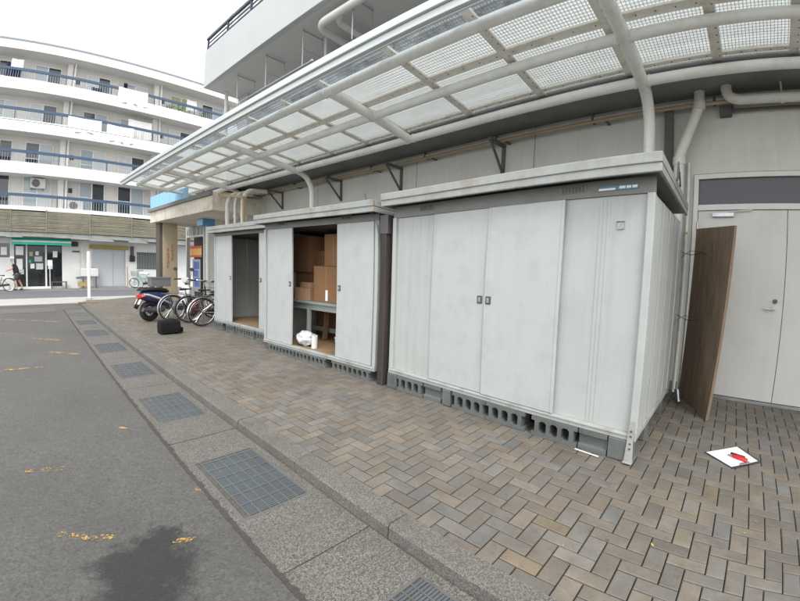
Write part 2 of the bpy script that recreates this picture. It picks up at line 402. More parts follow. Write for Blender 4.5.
# worn yellow bay lines
for (x0, y0, x1, y1, w) in ((-.6, 7.22, .38, 7.15, .09), (.52, 8.32, .98, 7.80, .09), (.30, 10.05, .95, 9.30, .10), (-.9, 14.3, 1.1, 12.35, .12),
                            (-.02, 3.56, .28, 3.46, .06), (.08, 2.58, .38, 2.36, .06), (.93, 2.62, 1.0, 2.52, .05), (.62, 2.16, .72, 2.1, .04), (-1.6, 11.6, .2, 10.7, .1),
                            (.78, 4.1, .83, 4.0, .04), (-2, 5.6, -.6, 5.2, .09)):
    a = Vector((x0, y0, ZL + .004)); b = Vector((x1, y1, ZL + .004)); n = (b - a).normalized().cross(Vector((0, 0, 1))) * w / 2
    MB().quad(a - n, b - n, b + n, a + n).build('painted_line', 'worn_yellow', g)

# gutter and kerb run at 2.3 degrees to the sheds
PHI = R(2.29)
def gk(u, v, z): return (.86 + u * math.sin(PHI) + v * math.cos(PHI), u * math.cos(PHI) - v * math.sin(PHI), z)
def gbox(mb, u0, u1, v0, v1, z0, z1):
    return mb.add([gk(u0, v0, z0), gk(u0, v1, z0), gk(u1, v1, z0), gk(u1, v0, z0), gk(u0, v0, z1), gk(u0, v1, z1), gk(u1, v1, z1), gk(u1, v0, z1)],
                  [(0, 1, 2, 3), (7, 6, 5, 4), (0, 4, 5, 1), (1, 5, 6, 2), (2, 6, 7, 3), (3, 7, 4, 0)])
KV = .58; KW = .155
ZG = ZL + .006
gut = gbox(MB(), -4, 15.6, .0, KV, ZL - .35, ZL - .2).build('gutter', 'concrete'); struct(gut, 'concrete drain channel along the kerb')
random.seed(31)
m = MB(); lo_, hi_ = [], []
uu = -4.0
while uu < 15.6: lo_.append(gk(uu, -.015 + jit(.005), ZL + .0045)); hi_.append(gk(uu, .004 + random.random() ** 4 * .016, ZL + .0125)); uu += .022
for i in range(len(lo_) - 1): m.quad(lo_[i], hi_[i], hi_[i + 1], lo_[i + 1])
m.build('asphalt_lip', 'asphalt_lip', g)
GP = 1.88; GL = .9; V0, V1 = .05, .515
k = -3
while k < 9:
    u0 = 1.55 + GP * k; u1 = u0 + GP; s0 = u0 + .53; s1 = s0 + GL
    if u0 < 15:
        m = MB(); e = .006
        gbox(m, u0 + e, s0, 0, KV - .005, ZL - .12, ZG + jit(.002)); gbox(m, s1, u1 - e, 0, KV - .005, ZL - .12, ZG + jit(.002))
        gbox(m, s0, s1, 0, V0, ZL - .12, ZG); gbox(m, s0, s1, V1, KV - .005, ZL - .12, ZG)
        m.build('gutter_slab', 'slab_aggregate', gut)
        near = ('cut off by the bottom edge of the photo', 'nearest the camera in full view', 'second in the row along the kerb', 'third in the row along the kerb',
                'fourth in the row along the kerb', 'fifth in the row along the kerb', 'sixth along the kerb, level with the scooter')
        if -1 <= k < 6:
            c = gk((s0 + s1) / 2, (V0 + V1) / 2, ZG)
            t = thing('drain_grate', 'steel drain grate in the gutter, ' + near[k + 1], 'drain grate', c, 'drain grates along the kerb')
            m = MB(); w = .018; zt = ZG + .001
            gbox(m, s0, s1, V0, V0 + w, ZL - .05, zt); gbox(m, s0, s1, V1 - w, V1, ZL - .05, zt)
            gbox(m, s0, s0 + w, V0 + w, V1 - w, ZL - .05, zt); gbox(m, s1 - w, s1, V0 + w, V1 - w, ZL - .05, zt); gbox(m, s0 + w, s1 - w, V0 + .05, V0 + .058, ZL - .05, zt)
            m.build('frame', 'grate_edge', t)
            m = MB(); nb = 44
            for i in range(1, nb):
                uu = s0 + w + (s1 - s0 - 2 * w) * i / nb; gbox(m, uu - .0068, uu + .0068, V0 + .058, V1 - w, ZL - .045, zt - .002 + (.003 if i % 7 == 0 else 0))
            o = m.build('grating_bars', 'grate_steel', t)
            m = MB()
            for i in range(1, 6):
                vv = V0 + .058 + (V1 - w - V0 - .058) * i / 6; gbox(m, s0 + w, s1 - w, vv - .004, vv + .004, ZL - .02, zt + .0005)
            m.build('cross_bars', 'grate_edge', t)
    k += 1
kerb = gbox(MB(), -4, 17.0, KV + .02, KV + KW - .02, -.4, -.16).build('kerb', 'concrete'); struct(kerb, 'row of worn kerb stones along the gutter')
u = -3.6
while u < 16.4:
    L = 1.0; m = MB(); a, b_ = u + .004, min(u + L - .004, 16.6); ch = .018; zt = .004 + jit(.002); d = jit(.004)
    prof = [(KV + d, -.3), (KV + d + .006, zt - ch), (KV + d + ch, zt), (KV + KW, zt), (KV + KW, -.3)]
    m.loft([[gk(a, v, z) for v, z in prof], [gk(b_, v, z) for v, z in prof]])
    m.build('kerb_stone', 'kerb_stone', kerb); u += L
gbox(MB(), 16.62, 16.95, KV - .05, KV + .55, -.2, .03).build('kerb_end_stone', 'rust_block', kerb)

# ------------------------------------------------------------------ brick pavement, herringbone
pave = MB().quad(gk(-4, KV + KW, -.012), (9, -4.5, -.012), (9, 18.9, -.012), (4.3, 18.9, -.012), gk(16.9, KV + KW, -.012)).build('pavement', 'sand_joint')
struct(pave, 'herringbone brick pavement under the canopy')
TONES = [((.163, .150, .131), 6), ((.172, .149, .121), 7), ((.148, .145, .136), 3), ((.176, .151, .119), 4), ((.163, .141, .116), 6), ((.146, .135, .118), 4), ((.188, .15, .104), .3), ((.170, .156, .136), 4)]
def tone():
    c = random.choices([a for a, _ in TONES], [b for _, b in TONES])[0]; k = random.uniform(.85, 1.12); return tuple(x * k for x in c)
def clip(poly, f):
    o = []
    for i in range(len(poly)):
        a, b = poly[i], poly[(i + 1) % len(poly)]; fa, fb = f(a), f(b)
        if fa >= 0: o.append(a)
        if fa * fb < 0: s = fa / (fa - fb); o.append((a[0] + (b[0] - a[0]) * s, a[1] + (b[1] - a[1]) * s))
    return o
tanp = math.tan(PHI)
kx = .86 + (KV + KW + .003) / math.cos(PHI)
def kerbside(p): return p[0] - (kx + p[1] * tanp)
def farside(p): return 18.88 - p[1] if p[0] > 4.3 else 18.88 - (4.3 - p[0]) * .72 - p[1]
def hidden(x, y): return (x > 3.55 and .62 < y < 3.1 and x < 5.0) or (x > 3.6 and 3.4 < y < 6.1 and x < 5.0) or (x > 3.9 and 6.2 < y < 8.8 and x < 5.2)
J = .0036
def pbrick(poly, mb):
    n = len(poly); cx = sum(p[0] for p in poly) / n; cy = sum(p[1] for p in poly) / n
    def ins(p, d):
        l = math.hypot(p[0] - cx, p[1] - cy) + 1e-6; return (p[0] - math.copysign(min(d, abs(p[0] - cx) * .6), p[0] - cx), p[1] - math.copysign(min(d, abs(p[1] - cy) * .6), p[1] - cy))
    lo = [ins(p, J) for p in poly]; hi = [ins(p, J + .0042) for p in poly]
    tx, ty = jit(.008), jit(.008); dz = jit(.0012)
    vs = [(p[0], p[1], -.014) for p in lo] + [(p[0], p[1], -.0028 + dz) for p in lo] + [(p[0], p[1], dz + tx * (p[0] - cx) + ty * (p[1] - cy)) for p in hi]
    fs = [tuple(range(2 * n, 3 * n))]
    for r in (0, 1):
        for k in range(n): l = (k + 1) % n; fs.append((r * n + k, r * n + l, (r + 1) * n + l, (r + 1) * n + k))
    mb.add(vs, fs)
    return len(fs)
bricks = []
for i in range(14, 62):
    for j in range(-30, 189):
        s = (i - j) % 4
        if s == 0: r = (i * .1, i * .1 + .2, j * .1, j * .1 + .1)
        elif s == 3: r = (i * .1, i * .1 + .1, j * .1, j * .1 + .2)
        else: continue
        if r[0] > 5.96: continue
        cx, cy = (r[0] + r[1]) / 2, (r[2] + r[3]) / 2
        if hidden(cx, cy): continue
        p = [(r[0], r[2]), (min(r[1], 5.965), r[2]), (min(r[1], 5.965), r[3]), (r[0], r[3])]
        whole = all(kerbside(q) > 0 and farside(q) > 0 for q in p) and r[1] < 5.96
        if not whole:
            p = clip(clip(p, kerbside), farside)
            if len(p) < 3: continue
        dx, dy = cx, cy; dep = dx * f_.x + dy * f_.y
        d = math.hypot(math.hypot(dx, dy), CAM_H); sc_ = -1
        if dep > .3:
            lat = (dx * r_.x + dy * r_.y) / dep; ver = (CAM_H) / dep
            if abs(lat) < 1.28 and ver < 1.02: sc_ = CAM_H / d ** 3
        bricks.append((sc_, s, r, p, whole))
bricks.sort(key=lambda q: -q[0])
share = {}
mass = MB(); tones = []
for n, (sc_, s, r, p, whole) in enumerate(bricks):
    c = tone()
    if n < 300 and sc_ > 0:
        if whole:
            key = (s, random.randrange(4))
            if key not in share:
                mb = MB(); w, h = r[1] - r[0], r[3] - r[2]; pbrick([(-w / 2, -h / 2), (w / 2, -h / 2), (w / 2, h / 2), (-w / 2, h / 2)], mb)
                share[key] = mb.mesh('brick'); share[key].materials.append(MATS['paver'])
            me = share[key]; loc = ((r[0] + r[1]) / 2, (r[2] + r[3]) / 2, 0)
        else:
            mb = MB(); loc = (sum(q[0] for q in p) / len(p), sum(q[1] for q in p) / len(p), 0)
            pbrick([(q[0] - loc[0], q[1] - loc[1]) for q in p], mb); me = mb.mesh('brick'); me.materials.append(MATS['paver'])
        o = bpy.data.objects.new('brick', me); COL.objects.link(o); o.parent = pave; o.location = loc; o.color = (*c, 1)
    else:
        nf = pbrick(p, mass); tones += [c] * nf
me = bpy.data.meshes.new('brick_field'); me.from_pydata(mass.v, [], mass.f)
at = me.color_attributes.new('tone', 'FLOAT_COLOR', 'CORNER'); buf = []
for pl in me.polygons: buf += [*tones[pl.index], 1.0] * pl.loop_total
at.data.foreach_set('color', buf); me.materials.append(MATS['paver_mass'])
bf = bpy.data.objects.new('brick_field', me); COL.objects.link(bf); bf.parent = pave; bf['kind'] = 'stuff'

# ------------------------------------------------------------------ storage sheds
def ribs(m, x, y0, y1, z0, z1, ys, w=.02, d=.0035):
    """a sheet with narrow upright folds standing proud of its face towards -x"""
    m.box(x, x + .012, y0, y1, z0, z1)
    for y in ys: m.box(x - d, x + .001, y - w / 2, y + w / 2, z0 + .01, z1 - .01)
def handle(parent, x, y, z):
    h = B(x - .006, x + .004, y - .028, y + .028, z - .04, z + .04).build('handle', 'dark_steel', parent, bevel=.004)
    B(x - .014, x - .004, y - .012, y + .012, z - .026, z + .02).build('latch', 'chrome', h, bevel=.003)
def shed(name, label, X, Y0, Y1, depth, zb, ztop, roofz, panels, doors, over=.15, endo=.06, rear=.08):
    """front faces -x; panels: (y0,y1) fixed sheets; doors: (y0,y1,dx,handle_y)"""
    t = thing(name, label, 'shed', (X, (Y0 + Y1) / 2, 0), 'storage sheds under the canopy')
    XB = X + depth; zr = zb + .055
    m = B(X - .01, X + .05, Y0, Y1, zb, zr); m.box(X - .018, X - .008, Y0 + .02, Y1 - .02, zr - .022, zr - .006)
    m.box(XB - .05, XB, Y0, Y1, zb, zr); m.box(X + .05, XB - .05, Y0, Y0 + .05, zb, zr - .002); m.box(X + .05, XB - .05, Y1 - .05, Y1, zb, zr - .002)
    m.build('base_rail', 'rail_paint', t, bevel=.004)
    B(X + .05, XB - .05, Y0 + .05, Y1 - .05, zb + .01, zb + .05).build('floor', 'ply_floor', t)
    for y in (Y0, Y1 - .055):
        B(X - .004, X + .055, y, y + .055, zr, ztop).build('corner_post', 'shed_paint', t, bevel=.006)
        B(XB - .055, XB, y, y + .055, zr, ztop).build('corner_post', 'shed_paint', t, bevel=.006)
    # side walls: sheets with wide upright folds
    for sgn, y in ((-1, Y0 + .012), (1, Y1 - .012)):
        n = 4; w = (depth - .11) / n
        for i in range(n):
            a = X + .055 + i * w; m = MB()
            m.box(a + .002, a + w - .002, min(y, y + .012 * -sgn), max(y, y + .012 * -sgn), zr, ztop)
            m.box(a + .004, a + .075, min(y, y + .007 * sgn), max(y, y + .007 * sgn), zr + .005, ztop - .005)
            m.build('side_panel', 'shed_paint', t, bevel=.004)
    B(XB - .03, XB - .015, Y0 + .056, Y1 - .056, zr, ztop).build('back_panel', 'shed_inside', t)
    for (a, b, rb) in panels:
        m = MB(); ribs(m, X + .028, a, b, zr, ztop, rb); m.build('front_panel', 'shed_paint', t, bevel=.003)
    for (a, b, dx, hy) in doors:
        m = B(X + dx, X + dx + .022, a, b, zr + .005, ztop - .004)
        m.box(X + dx - .004, X + dx + .001, a, a + .022, zr + .005, ztop - .004); m.box(X + dx - .004, X + dx + .001, b - .022, b, zr + .005, ztop - .004)
        d = m.build('door', 'shed_door', t, bevel=.004)
        if hy is not None: handle(d, X + dx, hy, 1.17)
    hd = B(X + .012, X + .05, Y0 + .001, Y1 - .001, ztop, roofz - .13).build('header', 'shed_trim', t, bevel=.003)
    L = Y1 - Y0
    for q in (.23, .81) if L > 2.5 else (.75,):
        yv = Y0 + L * q; v = B(X + .006, X + .013, yv - .11, yv + .11, ztop + .045, ztop + .10).build('vent', 'shed_trim', hd, bevel=.003)
        for i in range(7): B(X + .002, X + .0065, yv - .09 + i * .027, yv - .076 + i * .027, ztop + .052, ztop + .093).build('vent_slot', 'dark_vent', hd)
    # roof: deep folded edge, sloping very little to the back
    a, b = Y0 - endo, Y1 + endo; x0, x1 = X - over, XB + rear
    z0, z1 = roofz - .15, roofz - .05
    rf = MB().prism([(x0, z0 + .05), (x0, z0 + .095), (x1, z0 + .035), (x1, z0 - .01)], 'y', a + .012, b - .012)
    rf = rf.build('roof', 'shed_roof', t, bevel=.003)
    m = MB(); m.box(x0 - .012, x0 + .03, a, b, roofz - .075, roofz); m.box(x0 - .002, x0 + .035, a + .002, b - .002, roofz - .14, roofz - .078)
    m.build('roof_front_edge', 'shed_roof', rf, bevel=.006)
    for y in (a, b - .03):
        m = MB().prism([(x0 + .03, roofz - .002), (x1, roofz - .06), (x1, roofz - .13), (x0 + .03, roofz - .075)], 'y', y, y + .03)
        m.prism([(x0 + .035, roofz - .08), (x1 - .002, roofz - .133), (x1 - .002, roofz - .185), (x0 + .035, roofz - .14)], 'y', y + .003, y + .027)
        m.build('roof_side_edge', 'shed_roof', rf, bevel=.005)
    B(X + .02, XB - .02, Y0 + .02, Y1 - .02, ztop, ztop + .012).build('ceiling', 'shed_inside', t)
    return t
big = shed('storage_shed', 'large closed white steel shed with two centre doors, nearest the camera', 3.32, .5, 3.12, 1.75, .175, 2.06, 2.315,
           [(.556, 1.17, (.82, .85, .88)), (2.48, 3.065, (2.60, 2.72, 2.84))], [(1.15, 1.842, -.014, 1.80), (1.838, 2.50, .004, 1.90)])
B(3.32 + .004, 3.333, .62, .9, 2.10, 2.135).build('name_plate', 'sticker_blue', big)
B(3.321, 3.325, .78, .90, 2.102, 2.118).build('plate_lettering', 'white_paint', big)
for i, (a, b) in enumerate(((.625, .66), (.668, .70), (.708, .752))): B(3.321, 3.325, a, b, 2.108, 2.127).build('plate_lettering', 'white_paint', big)
B(3.337, 3.349, .705, .755, 1.80, 1.865).build('sticker', 'sticker_green', big)
B(3.335, 3.338, .705, .76, 1.852, 1.86).build('sticker_edge', 'dark_vent', big)
B(3.315, 3.321, 1.20, 1.30, 1.99, 2.02).build('faded_sticker', 'paper', big)
m = MB().add([(3.318, .50, .19), (3.318, .555, .19), (3.29, .555, .19), (3.29, .50, .19)], [(0, 1, 2, 3)])
m = MB().prism([(.522, .34), (.548, .34), (.565, .02), (.502, .02)], 'x', 3.290, 3.296); m.box(3.25, 3.296, .50, .568, .012, .02)
fb = m.build('anchor_foot', 'rail_paint', big, bevel=.002)
for z in (.12, .16, .22, .26): MB().cyl((3.285, .532, z), (3.297, .532, z), .008, 8).build('anchor_bolt', 'dark_steel', fb)
for z in (.6, 1.3): MB().cyl((3.31, .49, z), (3.31, .48, z), .008, 8)
mid = shed('storage_shed', 'white steel shed standing half open with boxes inside, in the middle', 3.31, 3.36, 6.10, 1.7, .132, 2.05, 2.27,
           [(3.416, 4.05, ()), (5.42, 6.045, ())], [(3.44, 4.16, 0, 4.11), (5.27, 6.0, .006, 5.33)])
small = shed('storage_shed', 'smaller white steel shed with dark open doorway beside the bicycles', 3.62, 6.25, 8.86, 1.5, .17, 2.06, 2.26,
             [(6.306, 6.84, ()), (8.1, 8.805, ())], [(6.33, 6.86, 0, 6.8), (8.02, 8.78, .006, 8.07)], over=.12)
# roof clip of the large shed
m = MB(); m.tube([(3.95, .43, 2.26), (3.95, .425, 2.42), (4.02, .425, 2.30), (4.05, .425, 2.36), (4.1, .42, 2.24)], .008, 6)
m.build('roof_clip', 'dark_steel', big)

# concrete blocks under the sheds: hollow, turned sideways, or solid
def hollow_mesh(h, L=.39, D=.19, nh=3):
    m = MB(); cell = L / (nh + 1); hw, hh, c = cell * .34, h * .31, .018
    ys = [-L / 2 + cell / 2 + cell * i for i in range(nh + 1)]
    def face(x, flip):
        pass
    m2 = MB()
    edges = [-L / 2] + [-L / 2 + cell * (i + .5) for i in range(nh + 1)] + [L / 2]
    # end strips with half recess, cells with an eight-cornered hole
    m.box(-D / 2, D / 2, -L / 2, -L / 2 + cell / 2, 0, h * .2); m.box(-D / 2, D / 2, -L / 2, -L / 2 + cell / 2, h * .8, h)
    m.box(-D / 2, D / 2, -L / 2 + cell * .3, -L / 2 + cell / 2, h * .2, h * .8)
    m.box(-D / 2, D / 2, L / 2 - cell / 2, L / 2, 0, h * .2); m.box(-D / 2, D / 2, L / 2 - cell / 2, L / 2, h * .8, h)
    m.box(-D / 2, D / 2, L / 2 - cell / 2, L / 2 - cell * .3, h * .2, h * .8)
    for i in range(nh):
        y0 = -L / 2 + cell * (i + .5); y1 = y0 + cell; yc = (y0 + y1) / 2; zc = h / 2
        hole = [(yc - hw, zc - hh + c), (yc - hw + c, zc - hh), (yc + hw - c, zc - hh), (yc + hw, zc - hh + c), (yc + hw, zc + hh - c), (yc + hw - c, zc + hh), (yc - hw + c, zc + hh), (yc - hw, zc + hh - c)]
        rect = [(y0, zc - hh + c), (y0, 0), (y1, 0), (y1, zc - hh + c), (y1, zc + hh - c), (y1, h), (y0, h), (y0, zc + hh - c)]
        vs = [(x, *q) for x in (-D / 2, D / 2) for q in hole + rect]; fs = []
        for k in range(8):
            l = (k + 1) % 8
            fs += [(k, 8 + k, 8 + l, l), (16 + k, 16 + l, 24 + l, 24 + k), (k, l, 16 + l, 16 + k), (8 + k, 24 + k, 24 + l, 8 + l)]
        m.add(vs, fs)
    me = m.mesh('concrete_block'); me.materials.append(MATS['concrete_block']); return me
def solid_mesh(h, L, D=.19, groove=False):
    m = MB()
    if groove: m.prism([(-D / 2, 0), (D / 2, 0), (D / 2, h), (-D / 2, h), (-D / 2, h * .78), (-D / 2 + .03, h * .7), (-D / 2 + .03, h * .3), (-D / 2, h * .22)], 'y', -L / 2, L / 2)
    else: m.prism([(-D / 2 + .008, 0), (D / 2, 0), (D / 2, h), (-D / 2 + .008, h), (-D / 2, h - .008), (-D / 2, .008)], 'y', -L / 2, L / 2)
    me = m.mesh('concrete_block'); me.materials.append(MATS['concrete_block']); return me
def block(x, y, me, label, group):
    o = bpy.data.objects.new('concrete_block', me); COL.objects.link(o); o.location = (x, y, .001); o.rotation_euler.z = jit(.02)
    tag(o, label, 'concrete block', group)
GB = 'concrete blocks under the sheds'
hb = hollow_mesh(.172); xb = 3.32 + .075
block(xb, .605, solid_mesh(.172, .17), 'stained solid concrete block at the near corner of the large shed', GB)
block(xb + .005, .81, solid_mesh(.172, .22, groove=True), 'grooved concrete block turned sideways next to the near corner block', GB)
block(xb - .005, 1.125, hb, 'hollow concrete block right of the dark gap under the large shed', GB)
block(xb, 1.58, hb, 'hollow concrete block left of the dark gap under the large shed', GB)
block(xb, 1.975, hb, 'hollow concrete block under the middle doors of the large shed', GB)
block(xb, 2.245, solid_mesh(.172, .10), 'short concrete stub between blocks under the large shed', GB)
block(xb + .01, 2.44, solid_mesh(.172, .23, groove=True), 'grooved concrete block turned sideways under the left door of the large shed', GB)
block(xb, 2.765, hb, 'hollow concrete block under the left panel of the large shed', GB)
block(xb, 3.045, solid_mesh(.172, .15), 'solid concrete block at the far corner of the large shed by the timber post', GB)
block(3.95, .60, solid_mesh(.172, .16), 'concrete block under the near side wall of the large shed', GB)
block(4.85, .60, solid_mesh(.172, .16), 'concrete block at the back corner of the large shed', GB)
hb2 = hollow_mesh(.13); x2 = 3.31 + .075
for y, n in zip((3.62, 4.02), ('nearest the timber post under the middle shed', 'second from the timber post under the middle shed')): block(x2, y, hb2, 'hollow concrete block ' + n, GB)
for y, n in zip((4.55, 4.945, 5.34, 5.735), ('left of the gap under the middle shed', 'under the doorway with the desk', 'under the left edge of the boxes doorway', 'under the left door of the middle shed')): block(x2, y, hb2, 'hollow concrete block ' + n, GB)
hb3 = hollow_mesh(.168); x3 = 3.62 + .075
for y, n in zip((6.75, 7.2, 7.6, 8.05, 8.6), ('under the right door', 'under the right half of the doorway', 'under the left half of the doorway', 'under the inner edge of the left door', 'at the far left corner')): block(x3, y, hb3, 'hollow concrete block ' + n + ' of the smaller shed', GB)

# timber post in the gap, with its steel strap
t = thing('timber_post', 'dark weathered timber post in the gap between two sheds', 'post', (3.33, 3.235, 0))
B(3.285, 3.375, 3.19, 3.29, 0, 1.94).build('post', 'timber_dark', t, bevel=.006)
B(3.278, 3.38, 3.165, 3.30, 1.88, 2.10).build('steel_strap', 'dark_steel', t, bevel=.004)
MB().tube([(3.27, 3.30, 1.84), (3.26, 3.34, 2.02), (3.22, 3.46, 2.22), (3.2, 3.5, 2.36)], .009, 6).build('bent_rod', 'dark_steel', t, smooth=True)

# ------------------------------------------------------------------ inside the middle shed
FZ = .184
t = thing('steel_desk', 'grey green steel desk inside the middle shed', 'desk', (3.95, 5.1, FZ))
B(3.58, 4.24, 4.42, 5.98, .85, .89).build('desk_top', 'desk_steel', t, bevel=.006)
B(3.62, 4.20, 4.48, 5.92, .75, .848).build('apron', 'desk_steel', t, bevel=.003)
for (x, y) in ((3.61, 4.46), (3.61, 5.24), (4.17, 4.46), (4.17, 5.90)): B(x, x + .05, y, y + .06, FZ, .75).build('leg', 'desk_steel', t, bevel=.003)
B(4.1, 4.12, 4.56, 5.88, .3, .38).build('stretcher', 'desk_steel', t)
def carton(label, x0, x1, y0, y1, z0, z1, mat='cardboard', rz=0):
    c = ((x0 + x1) / 2, (y0 + y1) / 2, z0); t = thing('cardboard_box', label, 'box', c, 'cardboard boxes in the middle shed')
    b = B(x0, x1, y0, y1, z0, z1).build('carton', mat, t, bevel=.004)
    xm = c[0]; B(xm - .025, xm + .025, y0 - .001, y1 + .001, z1 + .0005, z1 + .002).build('tape', 'tape', b)
    B(x0 - .0015, x0, c[1] - .004, c[1] + .004, z0 + .01, z1 - .01).build('flap_seam', 'cardboard_pale', b)
    t.rotation_euler.z = rz; return t
bb = carton('large brown cardboard box at the front of the desk', 3.66, 4.14, 4.62, 5.18, .892, 1.47, rz=.12)
B(3.657, 3.659, 4.86, 4.91, .92, 1.09).build('paper_label', 'paper', bb)
carton('small pale cardboard box on the left end of the desk', 3.62, 3.92, 5.28, 5.66, .892, 1.10, 'cardboard_pale', .1)
carton('flat pale cardboard box lying on the small pale box', 3.66, 3.9, 5.30, 5.58, 1.102, 1.19, 'cardboard_pale', -.08)
carton('tall cardboard box stacked on the large one, under the roof', 3.74, 4.14, 4.6, 5.02, 1.475, 1.98, rz=.05)
carton('cardboard box on the desk against the left shed wall', 3.86, 4.22, 5.55, 6.0, .892, 1.36)
carton('upper cardboard box against the left shed wall', 3.80, 4.22, 5.50, 6.0, 1.362, 1.98)
carton('cardboard box on the floor at the back left', 4.30, 4.72, 5.40, 5.98, FZ, .95)
carton('cardboard box in the second tier at the back left', 4.30, 4.72, 5.42, 5.97, .955, 1.72)
carton('cardboard box on the floor behind the large one', 4.30, 4.72, 4.8, 5.36, FZ, 1.1)
carton('cardboard box in the second tier behind the large one', 4.30, 4.72, 4.82, 5.37, 1.105, 1.78)
carton('narrow upright cardboard box between the large one and the left stack', 3.96, 4.2, 5.24, 5.52, .892, 1.74)
# white bag, paper roll
def lump(name, c, rad, sq, seed, mat, label=None, cat=None, n=14):
    rnd = random.Random(seed); bm = bmesh.new(); bmesh.ops.create_icosphere(bm, subdivisions=3, radius=1)
    from mathutils import noise as nz
    for v in bm.verts:
        k = 1 + .28 * nz.noise(v.co * 2.1 + Vector((seed, 0, 0))) + .16 * nz.noise(v.co * 5.3 + Vector((0, seed, 0)))
        v.co = Vector((v.co.x * sq[0], v.co.y * sq[1], max(v.co.z, -.75) * sq[2])) * rad * k
    zmin = min(v.co.z for v in bm.verts)
    for v in bm.verts: v.co.z -= zmin
    me = bpy.data.meshes.new(name); bm.to_mesh(me); bm.free(); me.materials.append(MATS[mat])
    o = bpy.data.objects.new(name, me); COL.objects.link(o); o.location = c
    if label: tag(o, label, cat)
    return o
lump('plastic_bag', (3.50, 5.14, FZ), .15, (.9, 1.25, .8), 3, 'plastic_bag', 'crumpled white plastic bag on the floor under the desk', 'bag')
lump('plastic_bag', (3.9, 4.62, FZ), .15, (1, 1.5, .7), 8, 'poster_pale', 'clear grey plastic wrapping on the floor behind the desk leg', 'bag')
t = thing('paper_roll', 'white paper roll standing beside the plastic bag', 'paper roll', (3.46, 4.86, FZ))
MB().cyl((3.46, 4.86, FZ), (3.46, 4.86, FZ + .2), .045, 20).build('roll', 'curtain', t, smooth=True)
MB().cyl((3.46, 4.86, FZ + .199), (3.46, 4.86, FZ + .203), .02, 12).build('core', 'cardboard', t)
t = thing('plank', 'pale plank leaning inside the middle shed behind the desk leg', 'plank', (4.0, 5.3, FZ))
MB().bar((3.98, 5.30, FZ + .01), (4.06, 5.36, .74), .09, .02, (0, 1, 0)).build('plank_board', 'ply_floor', t)
B(4.95, 4.97, 7.0, 7.6, .25, .75).build('plank_panel', 'shed_paint', tag(thing('panel_sheet', 'pale sheet leaning at the back of the smaller shed', 'panel', (4.96, 7.3, .2)), 'pale sheet leaning at the back of the smaller shed', 'panel'))

# ------------------------------------------------------------------ the building behind the sheds
WX = 5.97
bd = thing('apartment_building', 'pale apartment building with overhanging balcony above the sheds', 'building', (8, 5, 0))
m = B(WX, WX + .2, .46, 14.55, -.1, 3.74); m.box(WX, WX + .2, -9, -1.66, -.1, 3.74); m.box(WX, WX + .2, -1.66, .46, 2.76, 3.74)
m.build('ground_floor_wall', 'wall_paint', bd)
B(WX - .012, WX, .48, 14.5, 0, .12).build('skirting', 'concrete', bd); B(WX - .012, WX, -9, -1.68, 0, .12).build('skirting', 'concrete', bd)
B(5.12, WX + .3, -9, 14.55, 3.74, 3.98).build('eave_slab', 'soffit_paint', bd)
m = B(6.05, 15, -9, 11.9, 3.98, 14.5); m.box(WX + .2, 15, -9, 14.5, -.1, 3.74); m.build('upper_wall', 'white_wall', bd)
# double door with transom
D0, D1, DS = -1.60, .40, -.59
m = B(WX - .03, WX + .1, D1, D1 + .055, 0, 2.75); m.box(WX - .03, WX + .1, D0 - .055, D0, 0, 2.75)
m.box(WX - .03, WX + .1, D0, D1, 2.69, 2.75); m.box(WX - .032, WX + .1, D0, D1, 2.30, 2.37)
fr = m.build('door_frame', 'frame_paint', bd, bevel=.004)
B(WX - .02, WX + .1, D0, D1, -.02, .035).build('threshold', 'steel', fr)
B(WX + .02, WX + .03, D0 + .002, D1 - .002, 2.372, 2.688).build('transom_pane', 'glass_navy', fr)
for a, b, hy, nm in ((D0 + .005, DS - .003, None, 'plain right leaf'), (DS + .003, D1 - .005, -.50, 'left leaf with lever handle and closer')):
    d = B(WX - .005, WX + .04, a, b, .04, 2.295).build('door', 'door_paint', bd, bevel=.004); d['label'] = 'grey steel door, ' + nm
    if hy is not None:
        m = MB().cyl((WX - .005, hy, 1.145), (WX - .018, hy, 1.145), .03, 20); m.tube([(WX - .015, hy, 1.145), (WX - .055, hy, 1.145), (WX - .06, hy + .015, 1.145), (WX - .06, hy + .12, 1.143)], .010, 8)
        m.build('lever_handle', 'steel', d, smooth=True)
        MB().cyl((WX - .005, hy, 1.235), (WX - .02, hy, 1.235), .026, 20).build('lock', 'dark_steel', d, smooth=True)
        m = B(WX - .06, WX - .005, .0, .24, 2.215, 2.265); m.bar((WX - .05, .05, 2.275), (WX - .05, -.2, 2.29), .02, .012)
        m.build('door_closer', 'steel', d, bevel=.003)
        MB().ring((WX - .008, .29, .20), (1, 0, 0), .045, .006, 18, 6).build('pull_ring', 'steel', d)
for z in (.3, 1.2, 2.1): MB().cyl((WX - .036, D1 - .002, z - .06), (WX - .036, D1 - .002, z + .06), .010, 8).build('hinge', 'steel', fr)
for y in (2.6, 5.0, 8.3, 10.9): B(WX - .0015, WX + .001, y - .006, y + .006, .12, 3.74).build('wall_joint', 'soffit_paint', bd)
# second-floor wall openings seen through the roof glass
for (a, b) in ((-.6, 1.8), (2.4, 5.2), (5.8, 7.0), (8.0, 9.6)):
    w = MB(); w.box(6.02, 6.06, a, b, 4.35, 6.2); w = w.build('window', 'glass_dark', bd)
    for i in range(13): B(5.97, 6.015, a, b, 4.42 + i * .14, 4.50 + i * .14).build('louvre_slat', 'rail_dark' if i % 3 else 'alu_frame', w)
